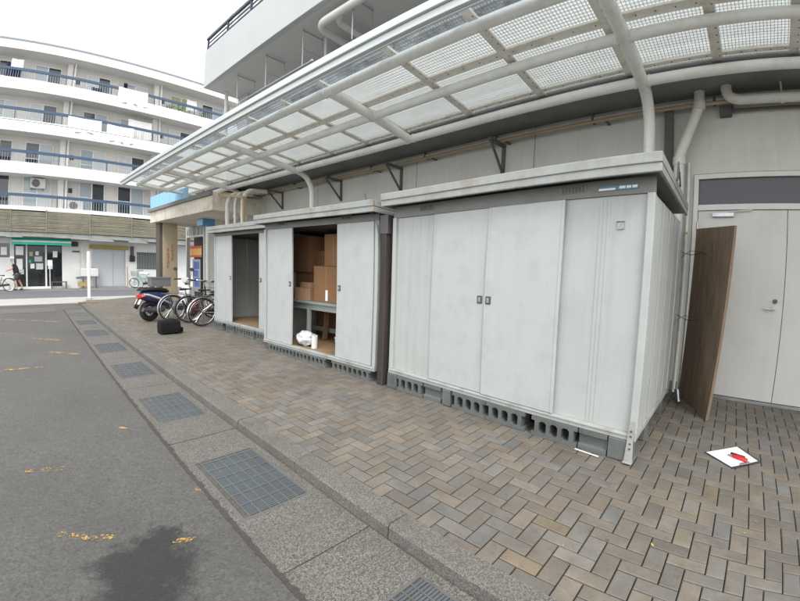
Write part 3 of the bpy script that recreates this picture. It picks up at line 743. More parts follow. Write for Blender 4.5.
# balcony of the floor above
pb = MB(); pb.box(4.5, 4.62, -9, 11.95, 6.55, 7.66); pb.box(4.62, 6.06, 11.83, 11.95, 6.55, 7.66)
bal = pb.build('balcony_parapet', 'white_wall', bd, bevel=.01)
B(4.62, 6.06, -9, 11.83, 6.552, 6.75).build('balcony_slab', 'ceiling_grey', bal)
m = B(4.53, 4.60, -9, 12.0, 8.02, 8.09)
m.build('rail', 'rail_dark', bal)
for i in range(16): B(4.54, 4.585, 11.9 - i * 1.3, 11.95 - i * 1.3, 7.66, 8.02).build('rail_post', 'rail_dark', bal)
m = B(4.55, 4.58, -9, 11.9, 7.76, 7.79); m.box(4.55, 4.58, -9, 11.9, 7.88, 7.91); m.build('lower_rails', 'rail_dark', bal)
B(4.8, 5.2, 9.9, 10.6, 7.2, 8.35).build('blind_sheet', 'curtain', bal)
for y, dz in ((7.2, 0),): B(5.3, 6.05, y - .05, y + .03, 4.0, 6.55).build('balcony_divider', 'white_wall', bd)
m = MB().cyl((5.12, 11.75, 3.98), (5.12, 11.75, 6.55), .055, 14); m.cyl((4.75, 10.9, 7.66), (4.75, 10.9, 11), .05, 12)
m.build('rain_pipe', 'pvc_white', bd, smooth=True)
m = B(5.55, 6.05, 11.3, 11.9, 3.98, 6.55); m.build('wall_pier', 'white_wall', bd)
# drain pipes hung under the balcony slab
def arc(p0, p1, p2, n=6):
    p0, p1, p2 = map(Vector, (p0, p1, p2)); return [p0 * (1 - s) ** 2 + p1 * 2 * s * (1 - s) + p2 * s * s for s in [i / n for i in range(n + 1)]]
m = MB(); m.tube([(4.78, -2, 6.34)] + arc((4.70, 6.35, 6.3), (4.69, 6.68, 6.3), (4.95, 6.72, 6.3)) + [(6.0, 6.78, 6.3)], .075, 16)
m.tube(arc((4.78, 6.0, 6.31), (4.80, 6.25, 6.3), (5.05, 6.28, 6.3)) + [(6.0, 6.32, 6.3)], .06, 14)
o = m.build('balcony_drain_pipe', 'pvc_white', bd, smooth=True)
for y in (5.7, 4.2, 2.7): MB().cyl((4.72, y, 6.37), (4.72, y, 6.56), .008, 6).build('pipe_hanger', 'galvanised', o)
# laundry pole hangers
for i, (y, n) in enumerate(((10.36, 'farthest left'), (8.86, 'second from the left end'), (7.31, 'beside the drain pipe'), (5.7, 'behind the white drain pipe'))):
    t = thing('pole_hanger', 'thin steel laundry pole hanger under the balcony, ' + n, 'pole hanger', (5.05, y, 6.55), 'laundry pole hangers')
    m = MB(); m.tube([(4.8, y, 6.55), (4.8, y, 5.70), (4.84, y, 5.66)], .010, 6); m.build('front_rod', 'galvanised', t)
    MB().tube([(5.3, y, 6.55), (5.3, y, 5.9)], .010, 6).build('rear_rod', 'galvanised', t)
    MB().bar((4.78, y, 6.5), (5.32, y, 6.5), .02, .025).build('top_bar', 'galvanised', t)
    MB().bar((4.8, y, 6.1), (5.3, y, 6.1), .01, .012).build('cross_bar', 'galvanised', t)
t = thing('laundry_pole', 'steel laundry pole resting in the hangers under the balcony', 'pole', (4.78, 8.5, 5.69))
MB().cyl((4.76, 6.9, 5.68), (4.76, 10.1, 5.70), .018, 10).build('pole', 'steel', t, smooth=True)
for y in (6.9, 10.1): MB().cyl((4.76, y - .02, 5.69), (4.76, y + .02, 5.69), .022, 10).build('end_cap', 'pvc', t)

# wall brackets, conduits, pipes on the wall
for y, n in ((9.95, 'over the smaller shed'), (7.35, 'beside the bent canopy post'), (5.40, 'over the middle shed'), (3.12, 'over the large shed')):
    t = thing('wall_bracket', 'dark triangular steel wall bracket ' + n, 'bracket', (WX, y, 3.3), 'wall brackets')
    B(WX - .03, WX - .001, y - .03, y + .03, 3.08, 3.56).build('wall_plate', 'bracket_steel', t)
    B(5.48, WX - .03, y - .03, y + .03, 3.52, 3.56).build('arm', 'bracket_steel', t)
    MB().bar((5.50, y, 3.53), (WX - .02, y, 3.10), .04, .025, (0, 1, 0)).build('brace', 'bracket_steel', t)
t = thing('conduit', 'upper of two rusty pipes running along the wall top', 'pipe', (5.88, 6, 3.64)); MB().cyl((5.88, -9, 3.66), (5.88, 13, 3.64), .03, 10).build('pipe', 'pvc', t, smooth=True)
for i in range(12): B(5.85, WX, 12.2 - i * 1.5, 12.23 - i * 1.5, 3.60, 3.70).build('clip', 'bracket_steel', t)
t = thing('conduit', 'lower of two rusty pipes running along the wall top', 'pipe', (5.84, 6, 3.57)); MB().cyl((5.80, -1.0, 3.585), (5.80, 13, 3.575), .024, 10).build('pipe', 'tan_steel', t, smooth=True)
for i in range(9): B(5.80, WX, 12.0 - i * 1.5, 12.03 - i * 1.5, 3.55, 3.57).build('clip', 'bracket_steel', t)
t = thing('downpipe', 'grey downpipe with slanting elbow beside the double door', 'pipe', (5.8, .6, 0))
m = MB(); m.tube([(5.78, .38, 3.74), (5.78, .385, 3.58), (5.78, .41, 3.50), (5.78, .60, 3.0), (5.78, .615, 2.92), (5.78, .615, 0)], .062, 16); m.build('pipe', 'pvc', t, smooth=True)
for z, y in ((3.56, .387), (2.9, .615), (1.4, .615)): MB().cyl((5.78, y, z - .05), (5.78, y, z + .05), .072, 16).build('socket', 'pvc', t, smooth=True)
for z in (2.3, 1.0): B(5.78, WX, .6, .63, z, z + .03).build('pipe_clip', 'bracket_steel', t)
t = thing('horizontal_drain_pipe', 'white drain pipe running right above the double door', 'pipe', (5.7, -2, 3.55))
m = MB(); m.tube([(5.7, .07, 3.98), (5.7, .07, 3.74)] + arc((5.7, .07, 3.70), (5.7, .06, 3.56), (5.7, -.12, 3.555)) + [(5.7, -6, 3.5)], .062, 16); m.build('pipe', 'pvc', t, smooth=True)
for y in (-.55, -1.8): MB().cyl((5.7, y, 3.56), (5.7, y, 3.76), .012, 8).build('hanger_rod', 'pvc', t); MB().cyl((5.7, y - .02, 3.548), (5.7, y + .02, 3.548), .07, 16).build('hanger_band', 'pvc', t, smooth=True)
t = thing('steel_upright', 'dark steel channel upright on the wall by the canopy post', 'upright', (5.9, .75, 0)); m = B(5.86, WX, .70, .80, 0, 3.6); m.build('channel', 'bracket_steel', t)
t = thing('thin_pipe', 'thin pale pipe beside the door frame and downpipe', 'pipe', (5.9, .5, 0)); MB().cyl((5.9, .515, 0), (5.9, .515, 2.9), .02, 10).build('pipe', 'pvc', t, smooth=True)
B(5.88, WX, .50, .53, 2.0, 2.03).build('clip', 'tan_steel', t)
t = thing('junction_box', 'dark junction box at the wall top by the drain pipe', 'box', (5.9, .1, 3.5)); B(5.86, WX - .001, .02, .16, 3.44, 3.56).build('case', 'dark_steel', t, bevel=.004); MB().cyl((5.9, .02, 3.5), (5.9, -6, 3.5), .02, 8).build('cable_pipe', 'bracket_steel', t)

# ------------------------------------------------------------------ canopy
cn = thing('canopy', 'long flat canopy of white steel tubes and wired glass over the sheds', 'canopy', (4.2, 5, 0))
CE = 14.0
TX = (3.33, 4.18, 5.05); TZ = (3.835, 3.775, 3.672)
for x, z, e in zip(TX, TZ, (13.9, 14.0, 13.6)):
    MB().cyl((x, -8, z), (x, e, z), .062, 18).build('purlin_tube', 'tube_paint', cn, smooth=True)
ARMS = (-2.55, .92, 4.40, 7.87, 11.3)
for y in ARMS:
    pts = [(3.0, y, 3.85), (3.33, y, 3.835), (4.18, y, 3.765), (5.05, y, 3.662)]
    if abs(y - 4.40) > .1: pts += arc((5.12, y, 3.65), (5.46, y, 3.60), (5.5, y, 3.22), 8)[1:] + [(5.5, y, 0)]
    ar = MB().tube(pts[1:], .066, 18).build('bent_arm' if len(pts) > 6 else 'cross_arm', 'tube_paint', cn, smooth=True)
    for x, z in zip(TX, TZ): MB().ring((x, y + .0, z), (1, 0, 0), .068, .006, 18, 5)
MB().tube([(3.33, 13.85, 3.835), (4.18, 13.9, 3.775), (5.05, 13.55, 3.672)], .05, 14).build('end_tube', 'tube_paint', cn, smooth=True)
m = B(2.93, 2.99, -8, 14.35, 3.815, 3.895); m.build('fascia', 'fascia_paint', cn, bevel=.006)
B(2.90, 2.985, -8, 14.40, 3.90, 3.985).build('fascia', 'fascia_paint', cn, bevel=.006)
B(2.975, 2.992, -8, 14.35, 3.795, 3.812).build('drip_edge', 'fascia_paint', cn)
RY = [-6.6, -5.4, -4.2, -3.2, -2.36, -1.5, -.68, .13, 1.06, 2.16, 3.25, 4.53, 5.5, 6.55, 7.74, 8.95, 10.1, 11.17, 12.3, 13.2, 14.2]
SCR = MB()
def cz(x): return 3.81 + (5.05 - x) * .083             # underside of the rafters, rising outwards
def slab(x0, x1, y0, y1, dz, h): return MB().prism([(x0, cz(x0) + dz), (x1, cz(x1) + dz), (x1, cz(x1) + dz + h), (x0, cz(x0) + dz + h)], 'y', y0, y1)
for y in RY:
    slab(2.99, 5.14, y - .055, y + .055, 0, .028).build('rafter_bar', 'rafter_paint', cn, bevel=.002)
    for x in [3.06 + i * .13 for i in range(16)]: SCR.cyl((x, y - .03, cz(x) + .001), (x, y - .03, cz(x) - .004), .008, 6)
for (xa, xb) in ((3.40, 3.47), (3.98, 4.11), (4.955, 5.03)):
    for a, b in zip(RY, RY[1:]):
        slab(xa, xb, a + .056, b - .056, .001, .025).build('long_bar', 'rafter_paint', cn)
        for k in range(5): y = a + .1 + (b - a - .2) * k / 4; xm = (xa + xb) / 2; SCR.cyl((xm, y, cz(xm) + .001), (xm, y, cz(xm) - .004), .008, 6)
SCR.build('screw_heads', 'screw', cn)['kind'] = 'stuff'
B(4.245, 4.26, -8, 13.9, 3.80, 3.86).build('seal_strip', 'rubber_seal', cn); B(5.10, 5.115, -8, 13.6, 3.70, 3.79).build('seal_strip', 'rubber_seal', cn)
for y in ARMS:
    for x, z in zip(TX, TZ):
        MB().cyl((x, y - .085, z), (x, y - .066, z), .070, 18).build('weld_collar', 'tube_paint', cn, smooth=True); MB().cyl((x, y + .066, z), (x, y + .085, z), .070, 18).build('weld_collar', 'tube_paint', cn, smooth=True)
for y in (-1.0, 2.7, 6.1, 9.6, 12.6):
    for x, z in zip(TX, TZ): MB().cyl((x, y - .004, z), (x, y + .004, z), .0645, 18).build('tube_joint', 'rafter_paint', cn, smooth=True)
for (xa, xb, mt) in ((2.995, 3.44, 'wired_glass_clear'), (3.445, 4.05, 'wired_glass'), (4.055, 5.11, 'wired_glass')):
    for a, b in zip(RY, RY[1:]): slab(xa, xb, a + .004, b - .004, .031, .007).build('glass_panel', mt, cn)

# ------------------------------------------------------------------ things by the double door
t = thing('wooden_board', 'tall brown wooden board standing on edge beside the large shed', 'board', (5.3, .25, 0))
P = [(4.89, .075, 0), (5.78, .43, 0), (5.82, .385, 2.06), (4.90, -.02, 1.99)]
nrm = Vector((.36, -.89, 0)).normalized() * .014
m = MB(); vs = [Vector(p) - nrm for p in P] + [Vector(p) + nrm for p in P]
m.add(vs, [(0, 1, 2, 3), (7, 6, 5, 4), (0, 4, 5, 1), (1, 5, 6, 2), (2, 6, 7, 3), (3, 7, 4, 0)]); m.build('panel', 'board_wood', t, bevel=.002)
for i, z in enumerate((1.72, .95)):
    t = thing('string', ('upper' if i == 0 else 'lower') + ' dark string tying the board to the downpipe', 'string', (5.7, .5, z))
    MB().tube([(5.75, .545, z + .05), (5.6, .42, z + .01), (5.45, .285, z + .03), (5.40, .25, z)], .004, 5).build('strand', 'cable', t)
    MB().tube([(5.75, .545, z - .02), (5.62, .44, z + .06), (5.45, .285, z + .035)], .003, 5).build('strand', 'cable', t)
t = thing('drink_can', 'crushed shiny can on the bricks at the back corner of the large shed', 'can', (5.42, .42, 0))
c0 = Vector((5.42, .42, .075)); m = MB(); m.tube([c0 + Vector((-.02, -.02, -.06)), c0 + Vector((-.015, -.01, -.02)), c0 + Vector((.012, 0, .03)), c0 + Vector((.02, .01, .07))], [.036, .026, .034, .036], 12)
m.build('can_body', 'steel', t, smooth=True); MB().cyl(c0 + Vector((.02, .01, .068)), c0 + Vector((.021, .0105, .073)), .033, 12).build('can_lid', 'mustard', t)

# clipboard: corners as they lie on the bricks
A_, B_, C_, D_ = [Vector(p) for p in ((3.93, .04, 0), (4.26, -.22, 0), (3.97, -.40, 0), (3.70, -.18, 0))]
t = thing('clipboard', 'black clipboard with white paper lying on the bricks', 'clipboard', (3.96, -.19, 0))
def lay(a, b, c, d, z0, z1):
    return MB().add([(*p.xy, z0) for p in (a, b, c, d)] + [(*p.xy, z1) for p in (a, b, c, d)], [(3, 2, 1, 0), (4, 5, 6, 7), (0, 1, 5, 4), (1, 2, 6, 5), (2, 3, 7, 6), (3, 0, 4, 7)])
lay(A_, B_, C_, D_, .003, .008).build('board', 'clip_black', t)
ex = (B_ - A_).normalized(); ey = (D_ - A_).normalized()
def at_(s, q): return A_ * (1 - s) * (1 - q) + B_ * s * (1 - q) + C_ * s * q + D_ * (1 - s) * q
lay(at_(.02, .03), at_(.93, .03), at_(.93, .93), at_(.02, .93), .0084, .0105).build('paper', 'paper', t)
lay(at_(.3, .90), at_(.62, .90), at_(.62, .985), at_(.3, .985), .011, .022).build('clip', 'chrome', t, bevel=.003)
t = thing('box_cutter', 'red box cutter lying on the clipboard paper', 'cutter', (3.93, -.22, .011))
p0, p1 = at_(.40, .44), at_(.58, .88)
d = (p1 - p0); n = d.normalized().cross(Vector((0, 0, 1)))
m = MB(); m.tube([(*(p0 + d * .15).xy, .022), (*(p0 + d * .5).xy, .024), (*(p1).xy, .024)], [.014, .021, .019], 8); m.build('grip', 'red_plastic', t, smooth=True)
m = MB(); m.bar((*(p0 - d * .12).xy, .020), (*(p0 + d * .3).xy, .022), .018, .004); m.build('blade', 'steel', t)
m = MB(); m.bar((*(p0 + d * .0 - n * .014).xy, .034), (*(p0 + d * .8 - n * .014).xy, .038), .022, .014); m.build('slider', 'black_plastic', t)

# ------------------------------------------------------------------ bicycles (heading +x, rear wheel at the origin)
def wheel(t, x, r, tyre='black_rubber', rim='chrome', spokes=20, tr=.019):
    w = MB().ring((x, 0, r), (0, 1, 0), r - tr, tr, 36, 8).build('wheel', tyre, t, smooth=True)
    MB().ring((x, 0, r), (0, 1, 0), r - 2.3 * tr, .011, 36, 6).build('rim', rim, w, smooth=True)
    m = MB()
    for i in range(spokes):
        a = 2 * math.pi * i / spokes; s = (1 if i % 2 else -1)
        m.tube([(x, s * .025, r), (x + math.cos(a) * (r - 2.3 * tr), 0, r + math.sin(a) * (r - 2.3 * tr))], .0016, 4, caps=False)
    o = m.build('spokes', 'chrome', w); o['kind'] = 'stuff'
    MB().cyl((x, -.04, r), (x, .04, r), .022, 10).build('hub', 'chrome', w, smooth=True)
def fender(t, x, r, a0, a1, mat):
    m = MB(); n = 14; secs = []
    for i in range(n + 1):
        a = a0 + (a1 - a0) * i / n; c, s = math.cos(a), math.sin(a)
        secs.append([(x + c * (r + e), y, r + s * (r + e)) for y, e in ((-.028, .008), (0, .024), (.028, .008), (.024, .006), (0, .020), (-.024, .006))])
    m.loft(secs); return m.build('mudguard', mat, t, smooth=True)
def bicycle(label, loc, rz, col, r=.33, L=1.06, fmat='bike_silver', basket=True, rack=True, group='bicycles', step=True):
    t = thing('bicycle', label, 'bicycle', (0, 0, 0), group)
    wheel(t, 0, r); wheel(t, L, r)
    bb_ = (.44 * L, 0, r - .05); st = (.32 * L, 0, .70); sb = (.355 * L, 0, r + .22); hb_ = (.80 * L, 0, .68); ht = (.77 * L, 0, .86)
    m = MB(); m.tube([bb_, st], .016, 8)
    m.tube([(hb_[0], 0, hb_[2] - .03), (.62 * L, 0, .46), bb_] if step else [(hb_[0], 0, hb_[2]), bb_], .019, 8)
    if not step: m.tube([(st[0], 0, st[2] - .04), (hb_[0], 0, hb_[2] + .1)], .017, 8)
    else: m.tube([(ht[0], 0, ht[2] - .12), (.60 * L, 0, .55), sb], .014, 8)
    for s in (-1, 1):
        m.tube([bb_, (0, s * .055, r)], .010, 6); m.tube([(st[0], 0, st[2] - .1), (0, s * .055, r)], .009, 6)
    m.tube([(hb_[0] + .012, 0, hb_[2] - .05), ht], .019, 8); m.build('frame', col, t, smooth=True)
    m = MB()
    for s in (-1, 1): m.tube([(L, s * .055, r), (L - .05, s * .055, r + .2), (hb_[0] + .02, s * .03, hb_[2] - .04)], .011, 6)
    m.build('fork', fmat, t, smooth=True)
    m = MB(); m.tube([ht, (ht[0] - .01, 0, ht[2] + .12)], .013, 8)
    m.tube([(ht[0] - .20, -.27, 1.0), (ht[0] - .06, -.24, 1.02), (ht[0] + .02, -.10, 1.0), (ht[0] - .01, 0, .98), (ht[0] + .02, .10, 1.0), (ht[0] - .06, .24, 1.02), (ht[0] - .20, .27, 1.0)], .011, 8)
    h = m.build('handlebar', 'chrome', t, smooth=True)
    for s in (-1, 1): MB().cyl((ht[0] - .21, s * .272, 1.0), (ht[0] - .09, s * .25, 1.012), .017, 8).build('grip', 'black_rubber', h, smooth=True)
    secs = []
    for x, w, z0, z1 in ((-.14, .02, .03, .05), (-.12, .09, .0, .07), (-.03, .10, .01, .06), (.06, .045, .02, .055), (.13, .028, .02, .05), (.15, .01, .03, .045)):
        secs.append([(st[0] + x, w * math.cos(a), .76 + (z0 + z1) / 2 + (z1 - z0) / 2 * math.sin(a)) for a in [i * math.pi / 5 for i in range(10)]])
    MB().loft(secs).build('saddle', 'saddle', t, smooth=True)
    MB().cyl(st, (st[0] - .02, 0, .79), .013, 8).build('seat_post', 'chrome', t)
    fender(t, 0, r, R(35), R(200), fmat); fender(t, L, r, R(10), R(150), fmat)
    m = MB().ring((bb_[0], .05, bb_[2]), (0, 1, 0), .085, .006, 20, 5)
    m.bar((bb_[0], .06, bb_[2]), (bb_[0] + .11, .06, bb_[2] - .12), .02, .012, (0, 1, 0)); m.bar((bb_[0], -.06, bb_[2]), (bb_[0] - .11, -.06, bb_[2] + .12), .02, .012, (0, 1, 0))
    m.cyl((bb_[0], -.065, bb_[2]), (bb_[0], .065, bb_[2]), .02, 8); m.cyl((bb_[0] - .09, .05, bb_[2]), (bb_[0] + .09, .05, bb_[2]), .008, 6)
    c = m.build('crank', 'dark_steel', t)
    for s in (-1, 1): B(bb_[0] + s * .11 - .04, bb_[0] + s * .11 + .04, s * .11 - .035, s * .11 + .035, bb_[2] - s * .12 - .012, bb_[2] - s * .12 + .012).build('pedal', 'black_plastic', c)
    MB().prism([(-.06, r - .04), (bb_[0] + .1, bb_[2] - .06), (bb_[0] + .12, bb_[2] + .06), (.0, r + .06)], 'y', .062, .072).build('chain_guard', 'bike_black', t, bevel=.004)
    if rack:
        m = MB()
        for s in (-1, 1): m.tube([(.30, s * .05, .70), (-.22, s * .06, .70)], .006, 6); m.tube([(-.12, s * .06, .70), (0, s * .06, r)], .006, 6)
        for x in (-.2, -.1, 0, .1): m.tube([(x, -.06, .70), (x, .06, .70)], .005, 6)
        m.build('carrier_rack', 'chrome', t)
        MB().cyl((-.24, 0, .60), (-.26, 0, .60), .016, 10).build('rear_reflector', 'lens_red', t)
    if basket:
        m = MB(); x0, x1, z0, z1 = L - .18, L + .15, .70, .96
        for z, e in ((z0, .03), ((z0 + z1) / 2, .015), (z1, 0)): m.tube([(x0 + e, -.17 + e, z), (x1 - e, -.17 + e, z), (x1 - e, .17 - e, z), (x0 + e, .17 - e, z)], .006 if z < z1 else .009, 5, True)
        for i in range(9):
            q = i / 8
            for y in (-.17, .17): m.tube([(x0 + (x1 - x0) * q, y * .82, z0), (x0 + (x1 - x0) * q, y, z1)], .003, 4)
            for x, xx in ((x0, x0 + .03), (x1, x1 - .03)): m.tube([(xx, -.14 + .28 * q, z0), (x, -.17 + .34 * q, z1)], .003, 4)
            m.tube([(x0 + .03, -.14 + .28 * q, z0), (x1 - .03, -.14 + .28 * q, z0)], .003, 4)
        m.build('basket', 'galvanised', t)['kind'] = 'stuff'
    m = MB()
    for s in (-1, 1): m.tube([(0, s * .07, r), (-.06, s * .15, .01)], .008, 6)
    m.tube([(-.06, -.15, .01), (-.06, .15, .01)], .008, 6); m.build('kickstand', 'bike_black', t)
    t.location = loc; t.rotation_euler.z = rz
    return t
BG = 'bicycles parked beside the smaller shed'
bicycle('silver city bicycle with bright rear mudguard, next to the smaller shed', (3.52, 9.28, 0), R(4), 'bike_silver', fmat='chrome', group=BG)
bicycle('maroon bicycle with black rims between the other two parked bicycles', (3.50, 10.02, 0), R(-3), 'bike_maroon', fmat='bike_black', group=BG, basket=False)
bicycle('silver grey bicycle with pale rims parked against the scooter', (3.25, 10.48, 0), R(6), 'bike_black', fmat='galvanised', group=BG)
bicycle('small green bicycle leaning by the white wall across the street', (7.15, 26.62, -.02), R(178), 'bike_green', r=.27, L=.98, fmat='bike_green', group='bicycles across the street', step=True, rack=False)
bicycle('dark bicycle pushed by the person at the left edge of the photo', (-.05, 26.12, -.08), R(176), 'bike_black', fmat='bike_black', group='bicycles across the street')
lump('saddle_cover', (6.72, 26.62, .72), .2, (1.4, .5, .5), 5, 'laundry_cloth', 'white cloth bundle lying on the small green bicycle', 'cloth')

# ------------------------------------------------------------------ scooter (heading +x)
t = thing('scooter', 'white and navy motor scooter parked with its rear to the kerb', 'scooter', (0, 0, 0))
for x in (0, 1.22):
    w = MB().ring((x, 0, .255), (0, 1, 0), .185, .068, 36, 10).build('wheel', 'black_rubber', t, smooth=True)
    m = MB().ring((x, 0, .255), (0, 1, 0), .125, .014, 28, 6)
    for i in range(5): a = i * 2 * math.pi / 5; m.bar((x, 0, .255), (x + .125 * math.cos(a), 0, .255 + .125 * math.sin(a)), .04, .03, (0, 1, 0))
    m.cyl((x, -.06, .255), (x, .06, .255), .035, 12); m.build('rim', 'bike_silver', w, smooth=True)
def sec(x, w, z0, z1, n=14, p=2.6):
    o = []
    for i in range(n):
        a = 2 * math.pi * i / n; c, s = math.cos(a), math.sin(a)
        o.append((x, w * math.copysign(abs(c) ** (2 / p), c), (z0 + z1) / 2 + (z1 - z0) / 2 * math.copysign(abs(s) ** (2 / p), s)))
    return o
MB().loft([sec(-.24, .06, .60, .70), sec(-.18, .12, .53, .74), sec(0, .16, .47, .76), sec(.3, .17, .38, .74), sec(.50, .15, .30, .68), sec(.56, .12, .28, .55)]).build('rear_body', 'navy', t, smooth=True)
MB().loft([sec(-.20, .13, .65, .70), sec(-.1, .165, .62, .70), sec(.15, .182, .52, .62), sec(.42, .165, .40, .50), sec(.52, .14, .38, .44)]).build('side_cowl', 'white_plastic', t, smooth=True)
MB().loft([sec(-.26, .10, .75, .80), sec(-.15, .14, .745, .84), sec(.15, .15, .74, .83), sec(.42, .11, .70, .80), sec(.5, .07, .69, .75)]).build('seat', 'saddle', t, smooth=True)
MB().loft([sec(.48, .15, .26, .36), sec(.8, .16, .24, .33), sec(.92, .15, .26, .40)]).build('floorboard', 'black_plastic', t, smooth=True)
MB().loft([[(x, y, z) for y, z in ((-.19, z0), (0, z0), (.19, z0), (.19, z0 + .01), (0, z0 + .01), (-.19, z0 + .01))] for x, z0 in ((.88, .3), (.92, .45), (.96, .62), (1.0, .78), (1.03, .9))][0:0] or
          [sec(.90, .15, .30, .44), sec(.96, .19, .36, .74), sec(1.02, .19, .40, .88), sec(1.10, .12, .46, .90), sec(1.14, .05, .6, .84)]).build('front_shield', 'white_plastic', t, smooth=True)
m = MB()
for s in (-1, 1): m.tube([(1.22, s * .085, .255), (1.12, s * .085, .55), (1.05, s * .03, .8)], .02, 8)
m.build('fork', 'bike_black', t, smooth=True)
MB().loft([sec(1.02, .02, .52, .54), sec(1.10, .07, .53, .57), sec(1.24, .075, .53, .57), sec(1.40, .06, .44, .48), sec(1.46, .03, .36, .38)]).build('front_mudguard', 'white_plastic', t, smooth=True)
m = MB().tube([(.95, -.33, 1.02), (1.03, -.12, 1.03), (1.04, 0, .96), (1.03, .12, 1.03), (.95, .33, 1.02)], .02, 8); m.tube([(1.06, 0, .86), (1.03, 0, 1.0)], .03, 8)
h = m.build('handlebar', 'black_plastic', t, smooth=True)
MB().loft([sec(.98, .10, .94, 1.06), sec(1.06, .13, .90, 1.08), sec(1.14, .08, .93, 1.04)]).build('headlamp_cowl', 'white_plastic', h, smooth=True)
for s in (-1, 1):
    mr = MB().tube([(.98, s * .24, 1.03), (.98, s * .30, 1.26)], .007, 6); mr = mr.build('mirror', 'black_plastic', h)
    MB().loft([[(.96 + dx, s * .31 + .07 * math.cos(a), 1.29 + .045 * math.sin(a)) for a in [i * math.pi / 6 for i in range(12)]] for dx in (0, .025)]).build('mirror_head', 'black_plastic', mr, smooth=True)
MB().loft([sec(-.27, .08, .58, .66), sec(-.23, .095, .565, .68)]).build('tail_light', 'lens_red', t, smooth=True)
for s in (-1, 1): MB().loft([[(-.26 + dx, s * .13 + .03 * math.cos(a), .64 + .025 * math.sin(a)) for a in [i * math.pi / 5 for i in range(10)]] for dx in (0, .06)]).build('indicator', 'amber', t, smooth=True)
MB().bar((-.24, 0, .56), (-.36, 0, .34), .10, .02, (0, 1, 0)).build('rear_mudguard', 'black_plastic', t)
MB().bar((-.262, 0, .55), (-.32, 0, .44), .17, .006, (1, 0, .4)).build('number_plate', 'white_paint', t)
B(-.335, -.32, -.03, .03, .40, .43).build('rear_reflector', 'lens_red', t)
MB().tube([(.28, -.14, .26), (-.02, -.16, .27), (-.28, -.16, .32)], [.03, .05, .05], 12).build('exhaust', 'dark_steel', t, smooth=True)
m = MB(); m.tube([(.3, .14, .28), (.18, .26, .01)], .012, 6); m.build('side_stand', 'bike_black', t)
MB().loft([sec(-.05, .1, .2, .34), sec(.35, .12, .2, .42)]).build('engine_case', 'dark_steel', t, smooth=True)
m = MB()
for s in (-1, 1): m.tube([(-.1, s * .08, .84), (-.24, s * .1, .83), (-.34, s * .1, .82)], .01, 6)
m.build('carrier_rack', 'bike_black', t)
t.location = (2.82, 10.78, 0); t.rotation_euler.z = R(20)
# grey delivery crate on the scooter rack
t = thing('plastic_crate', 'grey open plastic crate strapped behind the scooter seat', 'crate', (3.07, 10.9, .85))
m = MB(); x0, x1, y0, y1, z0, z1 = 2.86, 3.30, 10.72, 11.06, .86, 1.08
for a in ((x0, x1, y0, y0 + .012), (x0, x1, y1 - .012, y1), (x0, x0 + .012, y0 + .012, y1 - .012), (x1 - .012, x1, y0 + .012, y1 - .012)): m.box(*a, z0 + .012, z1)
m.box(x0, x1, y0, y1, z0, z0 + .012); m.build('tub', 'grey_plastic', t, bevel=.005)
m = MB()
for a in ((x0 - .012, x1 + .012, y0 - .012, y0), (x0 - .012, x1 + .012, y1, y1 + .012), (x0 - .012, x0, y0, y1), (x1, x1 + .012, y0, y1)): m.box(*a, z1 - .03, z1 + .004)
m.build('rim', 'grey_plastic', t)

# black tool bag
t = thing('tool_bag', 'black tool bag standing on the bricks in front of the bicycles', 'bag', (2.62, 8.66, 0))
m = MB().loft([[(2.44, 8.55, .0), (2.80, 8.52, 0), (2.81, 8.80, 0), (2.45, 8.83, 0)], [(2.43, 8.54, .14), (2.81, 8.51, .14), (2.82, 8.81, .14), (2.44, 8.84, .14)],
               [(2.44, 8.55, .25), (2.80, 8.53, .255), (2.81, 8.79, .255), (2.45, 8.82, .25)], [(2.46, 8.60, .275), (2.78, 8.58, .28), (2.785, 8.74, .28), (2.465, 8.77, .275)]])
m.build('bag_body', 'black_bag', t, bevel=.02)
MB().tube([(2.52, 8.62, .25), (2.53, 8.60, .30), (2.62, 8.58, .315), (2.71, 8.58, .30), (2.72, 8.6, .25)], .011, 8).build('strap_handle', 'black_rubber', t, smooth=True)
B(2.50, 2.75, 8.505, 8.53, .03, .13).build('front_pocket', 'black_bag', t, bevel=.008)
m = MB().box(2.815, 2.87, 8.58, 8.74, .02, .12); m.build('side_pocket', 'black_bag', t, bevel=.008)

# ------------------------------------------------------------------ porch at the far end of the building
pc = thing('entrance_porch', 'stained concrete entrance porch with tan column beyond the bicycles', 'porch', (5.5, 14, 0))
B(4.5, 9, 11.15, 17.0, 2.96, 3.46).build('porch_slab', 'stained_concrete', pc, bevel=.015)
B(4.42, 4.5, 11.1, 17.05, 3.36, 3.47).build('slab_coping', 'soffit_paint', pc)
cl = B(4.76, 5.27, 16.3, 16.85, 0, 2.96).build('column', 'tan_column', pc, bevel=.01)
B(4.65, 4.755, 16.36, 16.8, 0, 2.96).build('column_cladding', 'brown_metal', pc)
